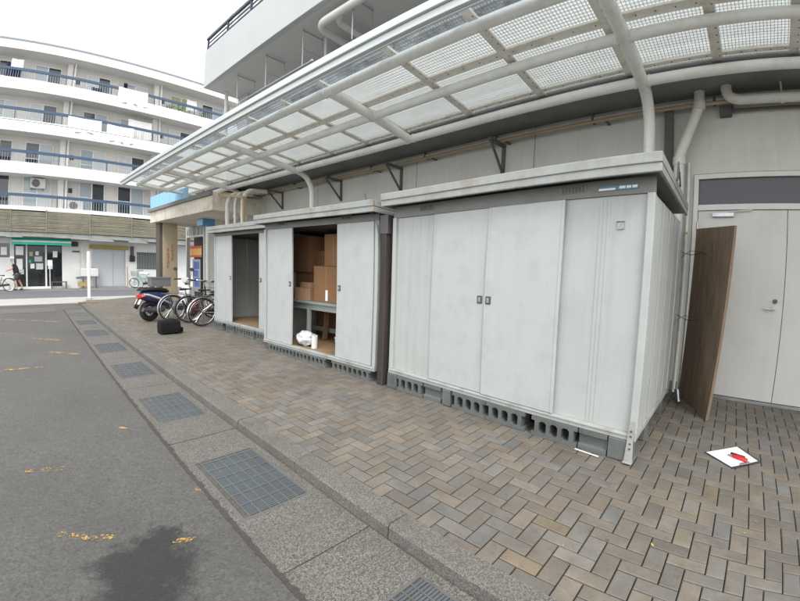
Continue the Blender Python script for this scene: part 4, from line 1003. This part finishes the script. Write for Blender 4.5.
# red brushed characters on the column, two upright lines
random.seed(21)
for cx_, z_top, n in ((5.08, 2.16, 4), (4.93, 2.02, 5)):
    for i in range(n):
        z = z_top - i * .155; m = MB(); y = 16.297; w = .055
        for q in range(3): zz = z - .02 - q * .045; m.bar((cx_ - w * random.uniform(.5, 1), y, zz), (cx_ + w * random.uniform(.5, 1), y, zz + jit(.012)), .006, .014, (0, 1, 0))
        m.bar((cx_ + jit(.015), y - .001, z), (cx_ + jit(.03), y - .001, z - .13), .006, .013, (0, 1, 0))
        if i % 2: m.bar((cx_ - .03, y - .002, z - .05), (cx_ - .055, y - .002, z - .13), .006, .012, (0, 1, 0))
        m.build('painted_character', 'red_mark', cl)
random.seed(5)
tw = MB()
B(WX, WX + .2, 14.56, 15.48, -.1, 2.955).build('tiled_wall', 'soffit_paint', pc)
for i in range(26): B(WX - .012, WX, 14.56, 15.48, .02 + i * .112, .02 + i * .112 + .104).build('tile_row', 'tile_grey', pc)
m = MB(); m.box(WX - .02, WX + .12, 15.5, 15.58, 0, 2.95); m.box(WX - .02, WX + .12, 17.32, 17.40, 0, 2.95); m.box(WX - .02, WX + .12, 15.58, 17.32, 2.52, 2.60)
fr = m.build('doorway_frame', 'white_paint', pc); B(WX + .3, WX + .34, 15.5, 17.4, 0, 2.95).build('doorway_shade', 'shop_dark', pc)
B(WX + .04, WX + .06, 15.58, 17.32, 2.60, 2.95).build('fanlight', 'glass_pale', fr)
for i in range(4): B(WX + .0, WX + .05, 15.9 + i * .4, 15.94 + i * .4, 2.60, 2.95).build('fanlight_bar', 'white_paint', fr)
t = thing('poster', 'orange and yellow banner hung in the porch doorway', 'poster', (WX, 16.3, 1.7))
B(WX - .03, WX - .022, 15.72, 16.9, 1.72, 2.16).build('sheet', 'poster_yellow', t); B(WX - .034, WX - .031, 15.72, 16.9, 2.06, 2.16).build('red_band', 'poster_red', t); B(WX - .034, WX - .031, 15.72, 16.9, 1.72, 1.80).build('red_band', 'poster_red', t)
t = thing('poster', 'tall blue and white poster below the orange banner', 'poster', (WX, 16.2, .4))
B(WX - .03, WX - .024, 15.85, 16.65, .35, 1.64).build('sheet', 'poster_pale', t)
for z0, z1, a, b in ((1.25, 1.55, 15.95, 16.5), (.95, 1.2, 16.05, 16.6), (.55, .9, 15.92, 16.45)): B(WX - .034, WX - .031, a, b, z0, z1).build('blue_print', 'poster_blue', t)
t = thing('blue_box', 'blue square lamp box hung under the porch slab', 'box', (5.3, 13.8, 2.75)); B(5.12, 5.5, 13.4, 13.9, 2.72, 2.955).build('case', 'blue_box', t, bevel=.01)
B(5.105, 5.12, 13.42, 13.88, 2.74, 2.94).build('face', 'blue_sheet', t)
t = thing('downpipe', 'white downpipe standing under the blue box by the porch', 'pipe', (5.3, 13.5, 0)); MB().cyl((5.32, 13.55, 0), (5.32, 13.55, 2.72), .06, 14).build('pipe', 'pvc_white', t, smooth=True); MB().cyl((5.32, 13.55, 1.5), (5.32, 13.55, 1.6), .07, 14).build('socket', 'pvc_white', t, smooth=True)
t = thing('blue_fence', 'light blue sheet fence on top of the porch slab', 'fence', (4.62, 15.3, 3.46))
for i in range(7): B(4.60, 4.62, 13.3 + i * .58, 13.3 + i * .58 + .56, 3.50, 4.0).build('sheet', 'blue_sheet', t)
for z in (3.48, 4.0): B(4.622, 4.65, 13.3, 17.36, z - .02, z + .02).build('fence_rail', 'rail_blue', t)
# pipes bending down behind the smaller shed
for i, (y, x) in enumerate(((10.75, 4.75), (10.35, 4.78), (9.95, 4.80))):
    t = thing('bent_pipe', ('leftmost', 'middle', 'rightmost')[i] + ' of three pale bent pipes behind the smaller shed roof', 'pipe', (x, y, 0), 'bent pipes by the porch')
    MB().tube([(5.5, y + .05, 3.5)] + arc((5.1, y + .05, 3.46), (x, y + .02, 3.4), (x, y, 3.0), 6) + [(x, y, 0)], .055 if i != 1 else .035, 12).build('pipe', 'pvc', t, smooth=True)
    MB().cyl((x, y, 2.72), (x, y, 2.80), .065 if i != 1 else .045, 12).build('socket', 'pvc', t, smooth=True)
t = thing('pipe_rack', 'tan rusty steel pipe rack beside the porch slab', 'rack', (4.7, 10.3, 0))
m = MB(); m.bar((4.68, 11.12, 3.40), (4.68, 9.66, 3.18), .05, .06); m.build('beam', 'tan_steel', t)
B(4.655, 4.705, 9.62, 9.68, 0, 3.20).build('leg', 'tan_steel', t); MB().bar((4.68, 11.0, 3.44), (5.9, 11.0, 3.5), .05, .05).build('tie', 'tan_steel', t)

# white marker post at the kerb end
t = thing('marker_post', 'slim white marker post at the end of the kerb', 'post', (2.76, 19.2, ZL))
MB().cyl((2.76, 19.2, ZL + .02), (2.76, 19.2, 1.84), .055, 14).build('post', 'white_paint', t, smooth=True); MB().cyl((2.76, 19.2, 1.84), (2.76, 19.2, 1.86), .045, 14).build('cap', 'white_plastic', t, smooth=True)
MB().cyl((2.76, 19.2, ZL + .018), (2.76, 19.2, ZL + .05), .12, 14).build('base', 'concrete', t, smooth=True)

# ------------------------------------------------------------------ curved-front apartment block over the shops
FX0, FX1, FY, WY = -15.0, 14.0, 26.0, 27.2
ap = thing('apartment_building', 'white five storey apartment block over shops across the street', 'building', (0, 30, 0))
B(FX0, FX1, WY, 36, 2.75, 12.4).build('facade_wall', 'far_wall', ap)
BANDS = ((10.13, 10.73, 11.22), (7.97, 8.58, 9.13), (5.83, 6.41, 6.96), (4.0, 4.2, 4.76))
B(FX0, FX1, FY, 36, 12.3, 12.78).build('roof_fascia', 'far_white', ap); B(FX0 - .05, FX1 + .05, FY - .05, 36, 12.78, 12.86).build('roof_coping', 'coping', ap)
for i, (z0, z1, zr) in enumerate(BANDS):
    b = B(FX0, FX1, FY, FY + .14, z0, z1).build('balcony_parapet', 'far_white', ap)
    B(FX0, FX1, FY + .14, WY, z0 + .002, z0 + .16).build('balcony_slab', 'far_ceiling', b)
    r = B(FX0, FX1, FY + .03, FY + .11, zr - .07, zr + .07).build('balcony_rail', 'rail_blue', ap)
    m = MB(); x = FX0
    while x < FX1: m.box(x, x + .018, FY + .06, FY + .078, z1, zr - .07); x += .13
    m.build('balusters', 'coping', r)['kind'] = 'stuff'
    x = FX0 + .6
    while x < FX1: B(x, x + .05, FY + .045, FY + .095, z1, zr - .071).build('rail_post', 'rail_blue', r); x += 2.37
FB = [z0 + .16 for z0, _, _ in BANDS]
BAY = 4.82
for fl, zb in enumerate(FB):
    zt = (12.3, 10.13, 7.97, 5.83)[fl]
    for k in range(-4, 3):
        xd = 2.42 + BAY * k
        if xd < FX0 or xd > FX1: continue
        B(xd - .14, xd + .14, WY - .45, WY, zb, zt).build('bay_partition', 'far_wall', ap)
        MB().cyl((xd + .26, WY - .5, zb - .15), (xd + .26, WY - .5, zt), .05, 10).build('rain_pipe', 'far_white', ap, smooth=True)
        B(xd + .42, xd + .62, WY - .03, WY + .02, zb + 1.05, zb + 1.3).build('vent_opening', 'shop_dark', ap)
        for wi, (a, b) in enumerate(((.95, 2.28), (2.95, 4.4))):
            kind = (fl * 3 + k * 5 + wi * 2) % 4
            f = MB(); x0, x1, z0, z1 = xd + a, xd + b, zb + .12, zb + 1.72; xm = (x0 + x1) / 2; q = .045
            f.box(x0, x1, WY - .07, WY + .01, z1 - q, z1); f.box(x0, x1, WY - .07, WY + .01, z0, z0 + q); f.box(x0, x0 + q, WY - .07, WY + .01, z0 + q, z1 - q); f.box(x1 - q, x1, WY - .07, WY + .01, z0 + q, z1 - q)
            f.box(xm - .03, xm + .03, WY - .075, WY + .005, z0 + q, z1 - q)
            f = f.build('window', 'alu_frame', ap)
            mats = (('curtain', 'glass_dark'), ('glass_pale', 'glass_dark'), ('glass_pale', 'curtain'), ('glass_dark', 'glass_pale'))[kind]
            if fl == 0 and k == 1 and wi == 0: mats = ('curtain_green', 'curtain_green')
            B(x0 + q, xm - .03, WY - .04, WY - .02, z0 + q, z1 - q).build('pane', mats[0], f); B(xm + .03, x1 - q, WY - .05, WY - .03, z0 + q, z1 - q).build('pane', mats[1], f)
            B(x0 + q, xm - .03, WY - .055, WY - .042, z0 + .72, z0 + .76).build('sash_bar', 'alu_frame', f)
# air conditioner, laundry, plants on the balconies
def ac_unit(label, x, y, z, group=None):
    t = thing('air_conditioner', label, 'air conditioner', (x, y, z), group)
    B(x - .38, x + .38, y - .14, y + .14, z, z + .52).build('case', 'white_plastic', t, bevel=.015)
    MB().ring((x - .1, y - .142, z + .26), (0, 1, 0), .2, .012, 20, 5).build('fan_ring', 'grey_plastic', t); MB().cyl((x - .1, y - .141, z + .26), (x - .1, y - .15, z + .26), .18, 20).build('fan_grille', 'grey_plastic', t)
    for s in (-.28, .28): B(x + s - .03, x + s + .03, y - .13, y + .13, z - .05, z).build('foot', 'dark_steel', t)
ac_unit('white air conditioner hung under the ceiling of the lowest balcony', 1.28, 26.9, 5.25); ac_unit('small white air conditioner standing on the lowest balcony floor', 3.15, 26.75, 4.2)
ac_unit('white air conditioner on the top balcony beside dark laundry', 3.3, 26.75, 10.35)
t = thing('support_bracket', 'thin steel hanger holding the balcony air conditioner', 'bracket', (1.28, 26.9, 5.8)); 
for s in (-.3, .3): B(1.28 + s, 1.31 + s, 26.8, 26.83, 5.19, 5.83).build('hanger_rod', 'galvanised', t)
def cloth(label, x0, x1, y, z0, z1, mat, seed, cat='laundry'):
    rnd = random.Random(seed); n = 16; m = MB(); vs = []; ph = rnd.random() * 6
    for s in (0, 1):
        for i in range(n + 1):
            q = i / n; w = .05 * math.sin(q * 17 + ph) + .03 * math.sin(q * 41)
            vs += [(x0 + (x1 - x0) * q, y + s * .015, z1 - .03 * math.sin(q * math.pi)), (x0 + (x1 - x0) * q, y + s * .015 + w, (z0 + z1) / 2), (x0 + (x1 - x0) * q, y + s * .015 + w * 1.4, z0 - .05 * math.sin(q * 9 + ph))]
    N = 3 * (n + 1); fs = []
    for i in range(n):
        for j in range(2):
            a = i * 3 + j; fs += [(a, a + 1, a + 4, a + 3), (N + a, N + a + 3, N + a + 4, N + a + 1)]
    m.add(vs, fs); o = m.build('laundry', mat, smooth=True); tag(o, label, cat, 'laundry on the balconies'); return o
cloth('long white sheet over the top balcony rail', 4.95, 6.55, FY - .02, 10.45, 11.3, 'laundry_cloth', 1)
cloth('crumpled white sheet over the rail one floor below the top, left', 2.5, 4.2, FY - .02, 8.35, 9.12, 'laundry_cloth', 2)
cloth('smooth white sheet over the rail one floor below the top, middle', 4.5, 5.9, FY - .02, 8.15, 9.05, 'laundry_cloth', 3)
cloth('white quilt hanging behind the rail one floor below the top, right', 5.7, 7.0, 26.5, 8.7, 9.75, 'laundry_cloth', 4)
cloth('dark clothes hanging on the top balcony at the left', -1.0, -.2, 26.5, 10.8, 11.7, 'laundry_dark', 5)
cloth('pale towels hanging on the top balcony at the left', -.75, -.1, 26.3, 11.3, 11.85, 'laundry_cloth', 6)
cloth('dark cloth hanging below the top balcony rail near the long sheet', 3.6, 4.15, 26.4, 10.75, 11.1, 'laundry_dark', 7)
cloth('white cloth hanging at the right end of the top balcony', 9.0, 9.6, 26.5, 11.1, 11.8, 'laundry_cloth', 8)
cloth('navy cloth hanging left of the top right window', 5.4, 5.6, 26.9, 11.3, 11.95, 'laundry_dark', 9)
def plant(label, x, y, z, h, seed):
    rnd = random.Random(seed); t = thing('potted_plant', label, 'plant', (x, y, z), 'potted plants on the balconies')
    MB().tube([(x, y, z), (x, y, z + .22)], [.09, .12], 12).build('pot', 'terracotta', t, smooth=True)
    st = MB().tube([(x, y, z + .2), (x + .02, y, z + h * .8)], .012, 6).build('stem', 'leaf', t); m = MB()
    for i in range(150):
        c = Vector((x + rnd.gauss(0, .16), y + rnd.gauss(0, .12), z + .25 + h * .75 * rnd.random())); d = Vector((rnd.gauss(0, 1), rnd.gauss(0, 1), rnd.gauss(0, .7))).normalized() * .07; n = d.orthogonal().normalized() * .03
        m.quad(c - d, c + n, c + d, c - n)
    m.build('leaves', 'leaf', t)['kind'] = 'stuff'
plant('leafy pot plant on the top balcony in front of green curtains', 8.6, 26.3, 10.29, .85, 1); plant('bushy pot plant at the right end of the top balcony', 9.9, 26.3, 10.29, .95, 2); plant('low pot plant beside the curtained top window', 7.9, 26.35, 10.29, .7, 3)
t = thing('overhead_cable', 'thin overhead cable strung across the apartment front', 'cable', (5, 25, 8.5))
MB().tube([(-15 + 3 * i, 25.2 - .1 * i, 8.9 - .05 * i - .02 * i * (10 - i)) for i in range(11)], .014, 5).build('strand', 'cable', t)

# reed screen above the shops
rs = thing('reed_screen', 'mossy brown slatted screen band above the shops', 'screen', (0, 25.95, 2.86))
x = FX0; random.seed(11)
while x < 8.6:
    w = random.choice((1.7, 1.9, 2.1)); zt = 3.98 + jit(.05)
    p = B(x + .01, x + w - .01, 26.02, 26.04, 2.9, zt - .03).build('screen_panel', 'reed_back', rs); m = MB(); z = 2.92
    while z < zt - .06:
        h = random.uniform(.05, .09); m.bar((x, 26.0 + jit(.012), z + h / 2 + jit(.01)), (x + w, 26.0 + jit(.012), z + h / 2 + jit(.01)), .02, h * .8, (0, 0, 1)); z += h
    m.build('reed_slats', 'reed', p)['kind'] = 'stuff'
    B(x - .02, x + .03, 25.96, 25.985, 2.88, zt + .05).build('batten', 'reed', rs); x += w
B(FX0, FX1, 26.05, WY, 2.62, 2.9).build('lower_eave', 'roof_sheet', ap)
random.seed(12)
x = -6.0
while x < 8.2:
    w = random.uniform(.7, 1.3); zz = 2.64 + jit(.06)
    m = MB().prism([(25.75, zz - .02), (25.75, zz), (26.6, zz + .17), (26.6, zz + .15)], 'x', x, x + w - .01); m.build('eave_sheet', 'roof_sheet', ap); x += w

# shop level
GY = 26.9
sw = MB()
for a, b, z0, z1 in ((FX0, -.65, 0, 2.62), (-.65, .14, 0, 1.62), (-.65, -.56, 1.62, 2.62), (0, .14, 1.62, 2.62), (-.56, 0, 2.38, 2.62), (.14, 2.62, 2.42, 2.62), (2.62, 4.02, 0, 2.62), (4.02, 5.78, 2.22, 2.62), (5.78, 6.38, 0, 2.62), (6.38, 7.58, 0, 1.12), (6.38, 7.58, 2.05, 2.62), (7.58, FX1, 0, 2.62)):
    sw.box(a, b, GY, GY + .3, z0 - .03, z1)
sw.build('shop_wall', 'far_white', ap)
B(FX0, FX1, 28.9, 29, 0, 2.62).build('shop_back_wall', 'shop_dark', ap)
# glazed shop front
sf = thing('shop_front', 'dark glass shop front with aluminium doors under the green awning', 'shop front', (1.4, GY, 0))
for x0, x1 in ((.14, .20), (.78, .85), (1.72, 1.80), (2.55, 2.62)): B(x0, x1, GY + .03, GY + .12, -.02, 2.42).build('mullion', 'alu_frame', sf)
B(.20, 2.55, GY + .03, GY + .12, 2.32, 2.42).build('head_rail', 'alu_frame', sf); B(.20, 2.55, GY - .1, GY + .12, -.02, .10).build('door_sill', 'alu_frame', sf)
for x0, x1 in ((.20, .78), (.85, 1.72), (1.80, 2.55)): B(x0, x1, GY + .06, GY + .075, .10, 2.32).build('glass_pane', 'glass_shop', sf)
for x0, x1, z0, z1, mt in ((.28, .66, 1.75, 2.2, 'paper'), (.32, .62, 1.0, 1.55, 'paper'), (.3, .68, .75, 1.0, 'poster_pale'), (.95, 1.12, 1.7, 1.92, 'curtain_green'), (1.2, 1.58, 1.42, 1.68, 'poster_pale'), (1.0, 1.2, 1.05, 1.3, 'paper'), (1.28, 1.62, 1.0, 1.32, 'curtain'), (1.86, 2.08, 1.02, 1.35, 'paper'), (2.1, 2.32, 1.65, 1.98, 'paper'), (1.25, 1.4, 1.75, 1.95, 'awning_white'), (.92, 1.05, 1.35, 1.5, 'awning_green')):
    B(x0, x1, GY + .052, GY + .058, z0, z1).build('notice', mt, sf)
for a, zz in ((.9, .5), (1.6, .8), (2.2, .6)): B(a, a + .5, 27.6, 28.0, -.02, zz).build('shelf', 'grey_plastic', sf)
# awning: cloth stripes on a sloping frame
aw = thing('awning', 'green and white striped awning over the shop front', 'awning', (1.5, GY, 2.3))
AWP = [(26.88, 2.72), (26.30, 2.64), (26.20, 2.50), (26.12, 2.40), (26.08, 2.27)]
for (a, b, mt) in ((0, 1, 'awning_green'), (1, 2, 'awning_green'), (2, 3, 'awning_white'), (3, 4, 'awning_green')):
    (y0, z0), (y1, z1) = AWP[a], AWP[b]
    MB().prism([(y0, z0), (y1, z1), (y1 + .012, z1 - .004), (y0 + .012, z0 - .012)], 'x', .08, 2.92).build('stripe', mt, aw)
for x in (.1, 2.88): MB().bar((x, 26.14, 2.36), (x, 26.9, 2.36), .02, .02).build('awning_arm', 'alu_frame', aw)
# dark window with notice at the very left
w = B(-.56, 0, GY + .05, GY + .08, 1.62, 2.38).build('window', 'glass_dark', ap); B(-.45, -.15, GY + .04, GY + .048, 1.75, 2.15).build('notice', 'paper', w)
# steel door pair, mustard beam, barred window
sd_ = thing('sliding_doors', 'pair of pale grey sheet sliding doors across the street', 'door', (4.9, GY, 0))
for x0, x1, dy in ((4.04, 5.1, 0), (5.06, 5.76, .05)):
    d = B(x0, x1, GY + .06 + dy, GY + .1 + dy, -.02, 2.18).build('door', 'sheet_door', sd_); B(x0, x1, GY + .045 + dy, GY + .059 + dy, 1.12, 1.17).build('door_rail', 'sheet_door', d); B(x0, x0 + .03, GY + .045 + dy, GY + .059 + dy, 0, 2.18).build('door_edge', 'alu_frame', d)
B(3.9, 5.9, GY - .12, GY, 2.18, 2.40).build('mustard_beam', 'mustard', sd_); B(4.0, 5.8, GY - .35, GY, -.03, .06).build('door_step', 'concrete', sd_)
w = MB(); w.box(6.38, 7.58, GY + .08, GY + .12, 1.12, 2.05); w = w.build('window', 'glass_pale', ap)
for i in range(14): B(6.42 + i * .086, 6.445 + i * .086, GY - .04, GY - .015, 1.1, 2.06).build('window_bar', 'brown_metal', w)
for z in (1.1, 2.05): B(6.36, 7.6, GY - .05, GY + .005, z - .02, z + .02).build('bar_rail', 'brown_metal', w)
t = thing('meter_box', 'dark electric meter box on the white wall beside the sliding doors', 'meter box', (6.1, GY, 1.5)); B(5.98, 6.25, GY - .16, GY - .001, 1.5, 1.85).build('case', 'black_plastic', t, bevel=.01); B(6.02, 6.2, GY - .13, GY - .001, 1.86, 2.4).build('cable_box', 'dark_steel', t)
t = thing('water_heater', 'white boxy water heater on a stand between the shop doors', 'heater', (3.83, GY - .3, 0)); B(3.40, 4.28, GY - .55, GY - .15, .62, 1.08).build('tank', 'white_plastic', t, bevel=.05)
for x in (3.5, 4.14): B(x, x + .05, GY - .45, GY - .40, 0 - .02, .62).build('leg', 'dark_steel', t)
B(3.2, 3.55, GY - .5, GY - .2, .5, .61).build('shelf', 'grey_plastic', t); B(3.3, 3.7, GY - .5, GY - .2, .1, .32).build('tray', 'mustard', t)
for i in range(3): MB().cyl((3.45 + i * .22, GY - .03, 1.1), (3.45 + i * .22, GY - .03, 2.2), .025, 8).build('riser_pipe', 'pvc', t, smooth=True)
t = thing('wall_lamp', 'dark wall lamp on the white wall right of the awning', 'lamp', (3.2, GY, 2.3)); B(3.0, 3.32, GY - .25, GY - .001, 2.26, 2.5).build('lamp_body', 'shop_dark', t, bevel=.03); B(3.05, 3.4, GY - .1, GY - .001, 1.95, 2.03).build('name_board', 'brown_metal', t)
t = thing('bench', 'low dark bench in front of the shop glass', 'bench', (2.3, 26.6, 0)); B(1.95, 2.75, 26.5, 26.75, .32, .36).build('seat', 'brown_metal', t)
for x in (1.98, 2.68): B(x, x + .05, 26.52, 26.72, -.02, .32).build('leg', 'brown_metal', t)
t = thing('umbrella_stand', 'slim upright sign stand in front of the shop glass', 'stand', (2.05, 26.6, 0)); MB().cyl((1.92, 26.55, -.02), (1.92, 26.55, 1.2), .02, 8).build('pole', 'alu_frame', t)
B(1.8, 2.04, 26.53, 26.54, 1.2, 1.5).build('sign_face', 'paper', t)
t = thing('red_pole', 'thin red pole at the edge of the sliding doors', 'pole', (5.84, 26.8, 0)); MB().cyl((5.84, 26.82, -.02), (5.84, 26.82, 1.2), .022, 8).build('pole', 'faded_red', t); MB().cyl((5.84, 26.82, 1.2), (5.84, 26.82, 1.22), .035, 8).build('cap', 'white_plastic', t)

# ------------------------------------------------------------------ the person across the street
pr = thing('person', 'person in black shirt, shorts and pale cap pushing a bicycle', 'person', (.3, 25.95, -.02))
def skin(name, verts, edges, radii, mat, parent, sub=2):
    me = bpy.data.meshes.new(name); me.from_pydata(verts, edges, []); me.materials.append(MATS[mat])
    o = bpy.data.objects.new(name, me); COL.objects.link(o); o.parent = parent
    md = o.modifiers.new('skin', 'SKIN'); md.use_smooth_shade = True
    for i, r in enumerate(radii):
        r = r if isinstance(r, tuple) else (r, r); me.skin_vertices[0].data[i].radius = r
    me.skin_vertices[0].data[0].use_root = True
    o.modifiers.new('sub', 'SUBSURF').levels = sub; o.modifiers['sub'].render_levels = sub
    return o
# walking to the left (-x), leaning on the handlebar, local origin between the feet
V_ = [(.02, 0, .84), (-.04, 0, 1.05), (-.12, 0, 1.27), (-.155, 0, 1.37), (-.18, 0, 1.46), (-.19, 0, 1.56),
      (-.10, -.17, 1.26), (-.24, -.21, 1.05), (-.44, -.18, .98), (-.51, -.17, .96),
      (-.10, .17, 1.26), (-.22, .21, 1.06), (-.42, .18, 1.0), (-.49, .17, .98),
      (.02, -.09, .78), (-.06, -.10, .45), (.03, -.10, .10), (-.10, -.11, .03),
      (.03, .09, .78), (.12, .10, .46), (.28, .10, .14), (.17, .10, .035), (-.265, 0, 1.50)]
E_ = [(0, 1), (1, 2), (2, 3), (3, 4), (4, 5), (2, 6), (6, 7), (7, 8), (8, 9), (2, 10), (10, 11), (11, 12), (12, 13), (0, 14), (14, 15), (15, 16), (16, 17), (0, 18), (18, 19), (19, 20), (20, 21), (4, 22)]
R_ = [(.13, .11), (.135, .10), (.14, .10), .055, (.085, .075), .06, .055, .043, .033, .03, .055, .043, .033, .03, .085, .058, .04, .035, .085, .058, .04, .035, .018]
skin('body', V_, E_, R_, 'skin', pr)
skin('shirt', [(.03, 0, .76), V_[1], V_[2], V_[6], (-.18, -.20, 1.13), V_[10], (-.17, .20, 1.14)], [(0, 1), (1, 2), (2, 3), (3, 4), (2, 5), (5, 6)], [(.20, .165), (.205, .16), (.20, .15), .10, .088, .10, .088], 'shirt_black', pr)
skin('shorts', [(.0, 0, .95), (.02, -.09, .76), (-.05, -.10, .48), (.03, .09, .76), (.11, .10, .49)], [(0, 1), (1, 2), (0, 3), (3, 4)], [(.185, .15), .135, .11, .135, .11], 'shorts_grey', pr)
skin('cap', [(-.185, 0, 1.54), (-.19, 0, 1.59), (-.28, 0, 1.545)], [(0, 1), (0, 2)], [.125, .09, (.06, .015)], 'cap_white', pr)
for i, k in ((17, 1), (21, 1)): p = V_[i]; skin('shoe', [(p[0] + .13, p[1], .045), (p[0] + .05, p[1], .045), (p[0] - .04, p[1], .035)], [(0, 1), (1, 2)], [(.045, .05), (.05, .045), (.04, .03)], 'black_rubber', pr)

# small litter on the bricks
t = thing('paper_strip', 'thin white paper strip on the bricks beside the grooved block', 'paper', (3.24, .86, 0))
MB().bar((3.25, .74, .006), (3.268, .93, .006), .022, .002).build('sheet', 'curtain', t)
random.seed(44)
for i in range(26):
    x, y = random.uniform(1.9, 5.6), random.uniform(-.4, 8); 
    if x > 3.1 and y > .4: x = random.uniform(1.8, 3.1)
    a = random.random() * 6; r = random.uniform(.006, .016); c = Vector((x, y, .004)); d1 = Vector((math.cos(a), math.sin(a), .15)) * r; d2 = Vector((-math.sin(a), math.cos(a), .1)) * r * .6
    if i == 0: lit = MB()
    lit.quad(c - d1, c + d2, c + d1, c - d2)
lo = lit.build('leaf_litter', 'mustard'); lo['kind'] = 'stuff'; lo['label'] = 'scattered dry leaf scraps on the brick pavement'
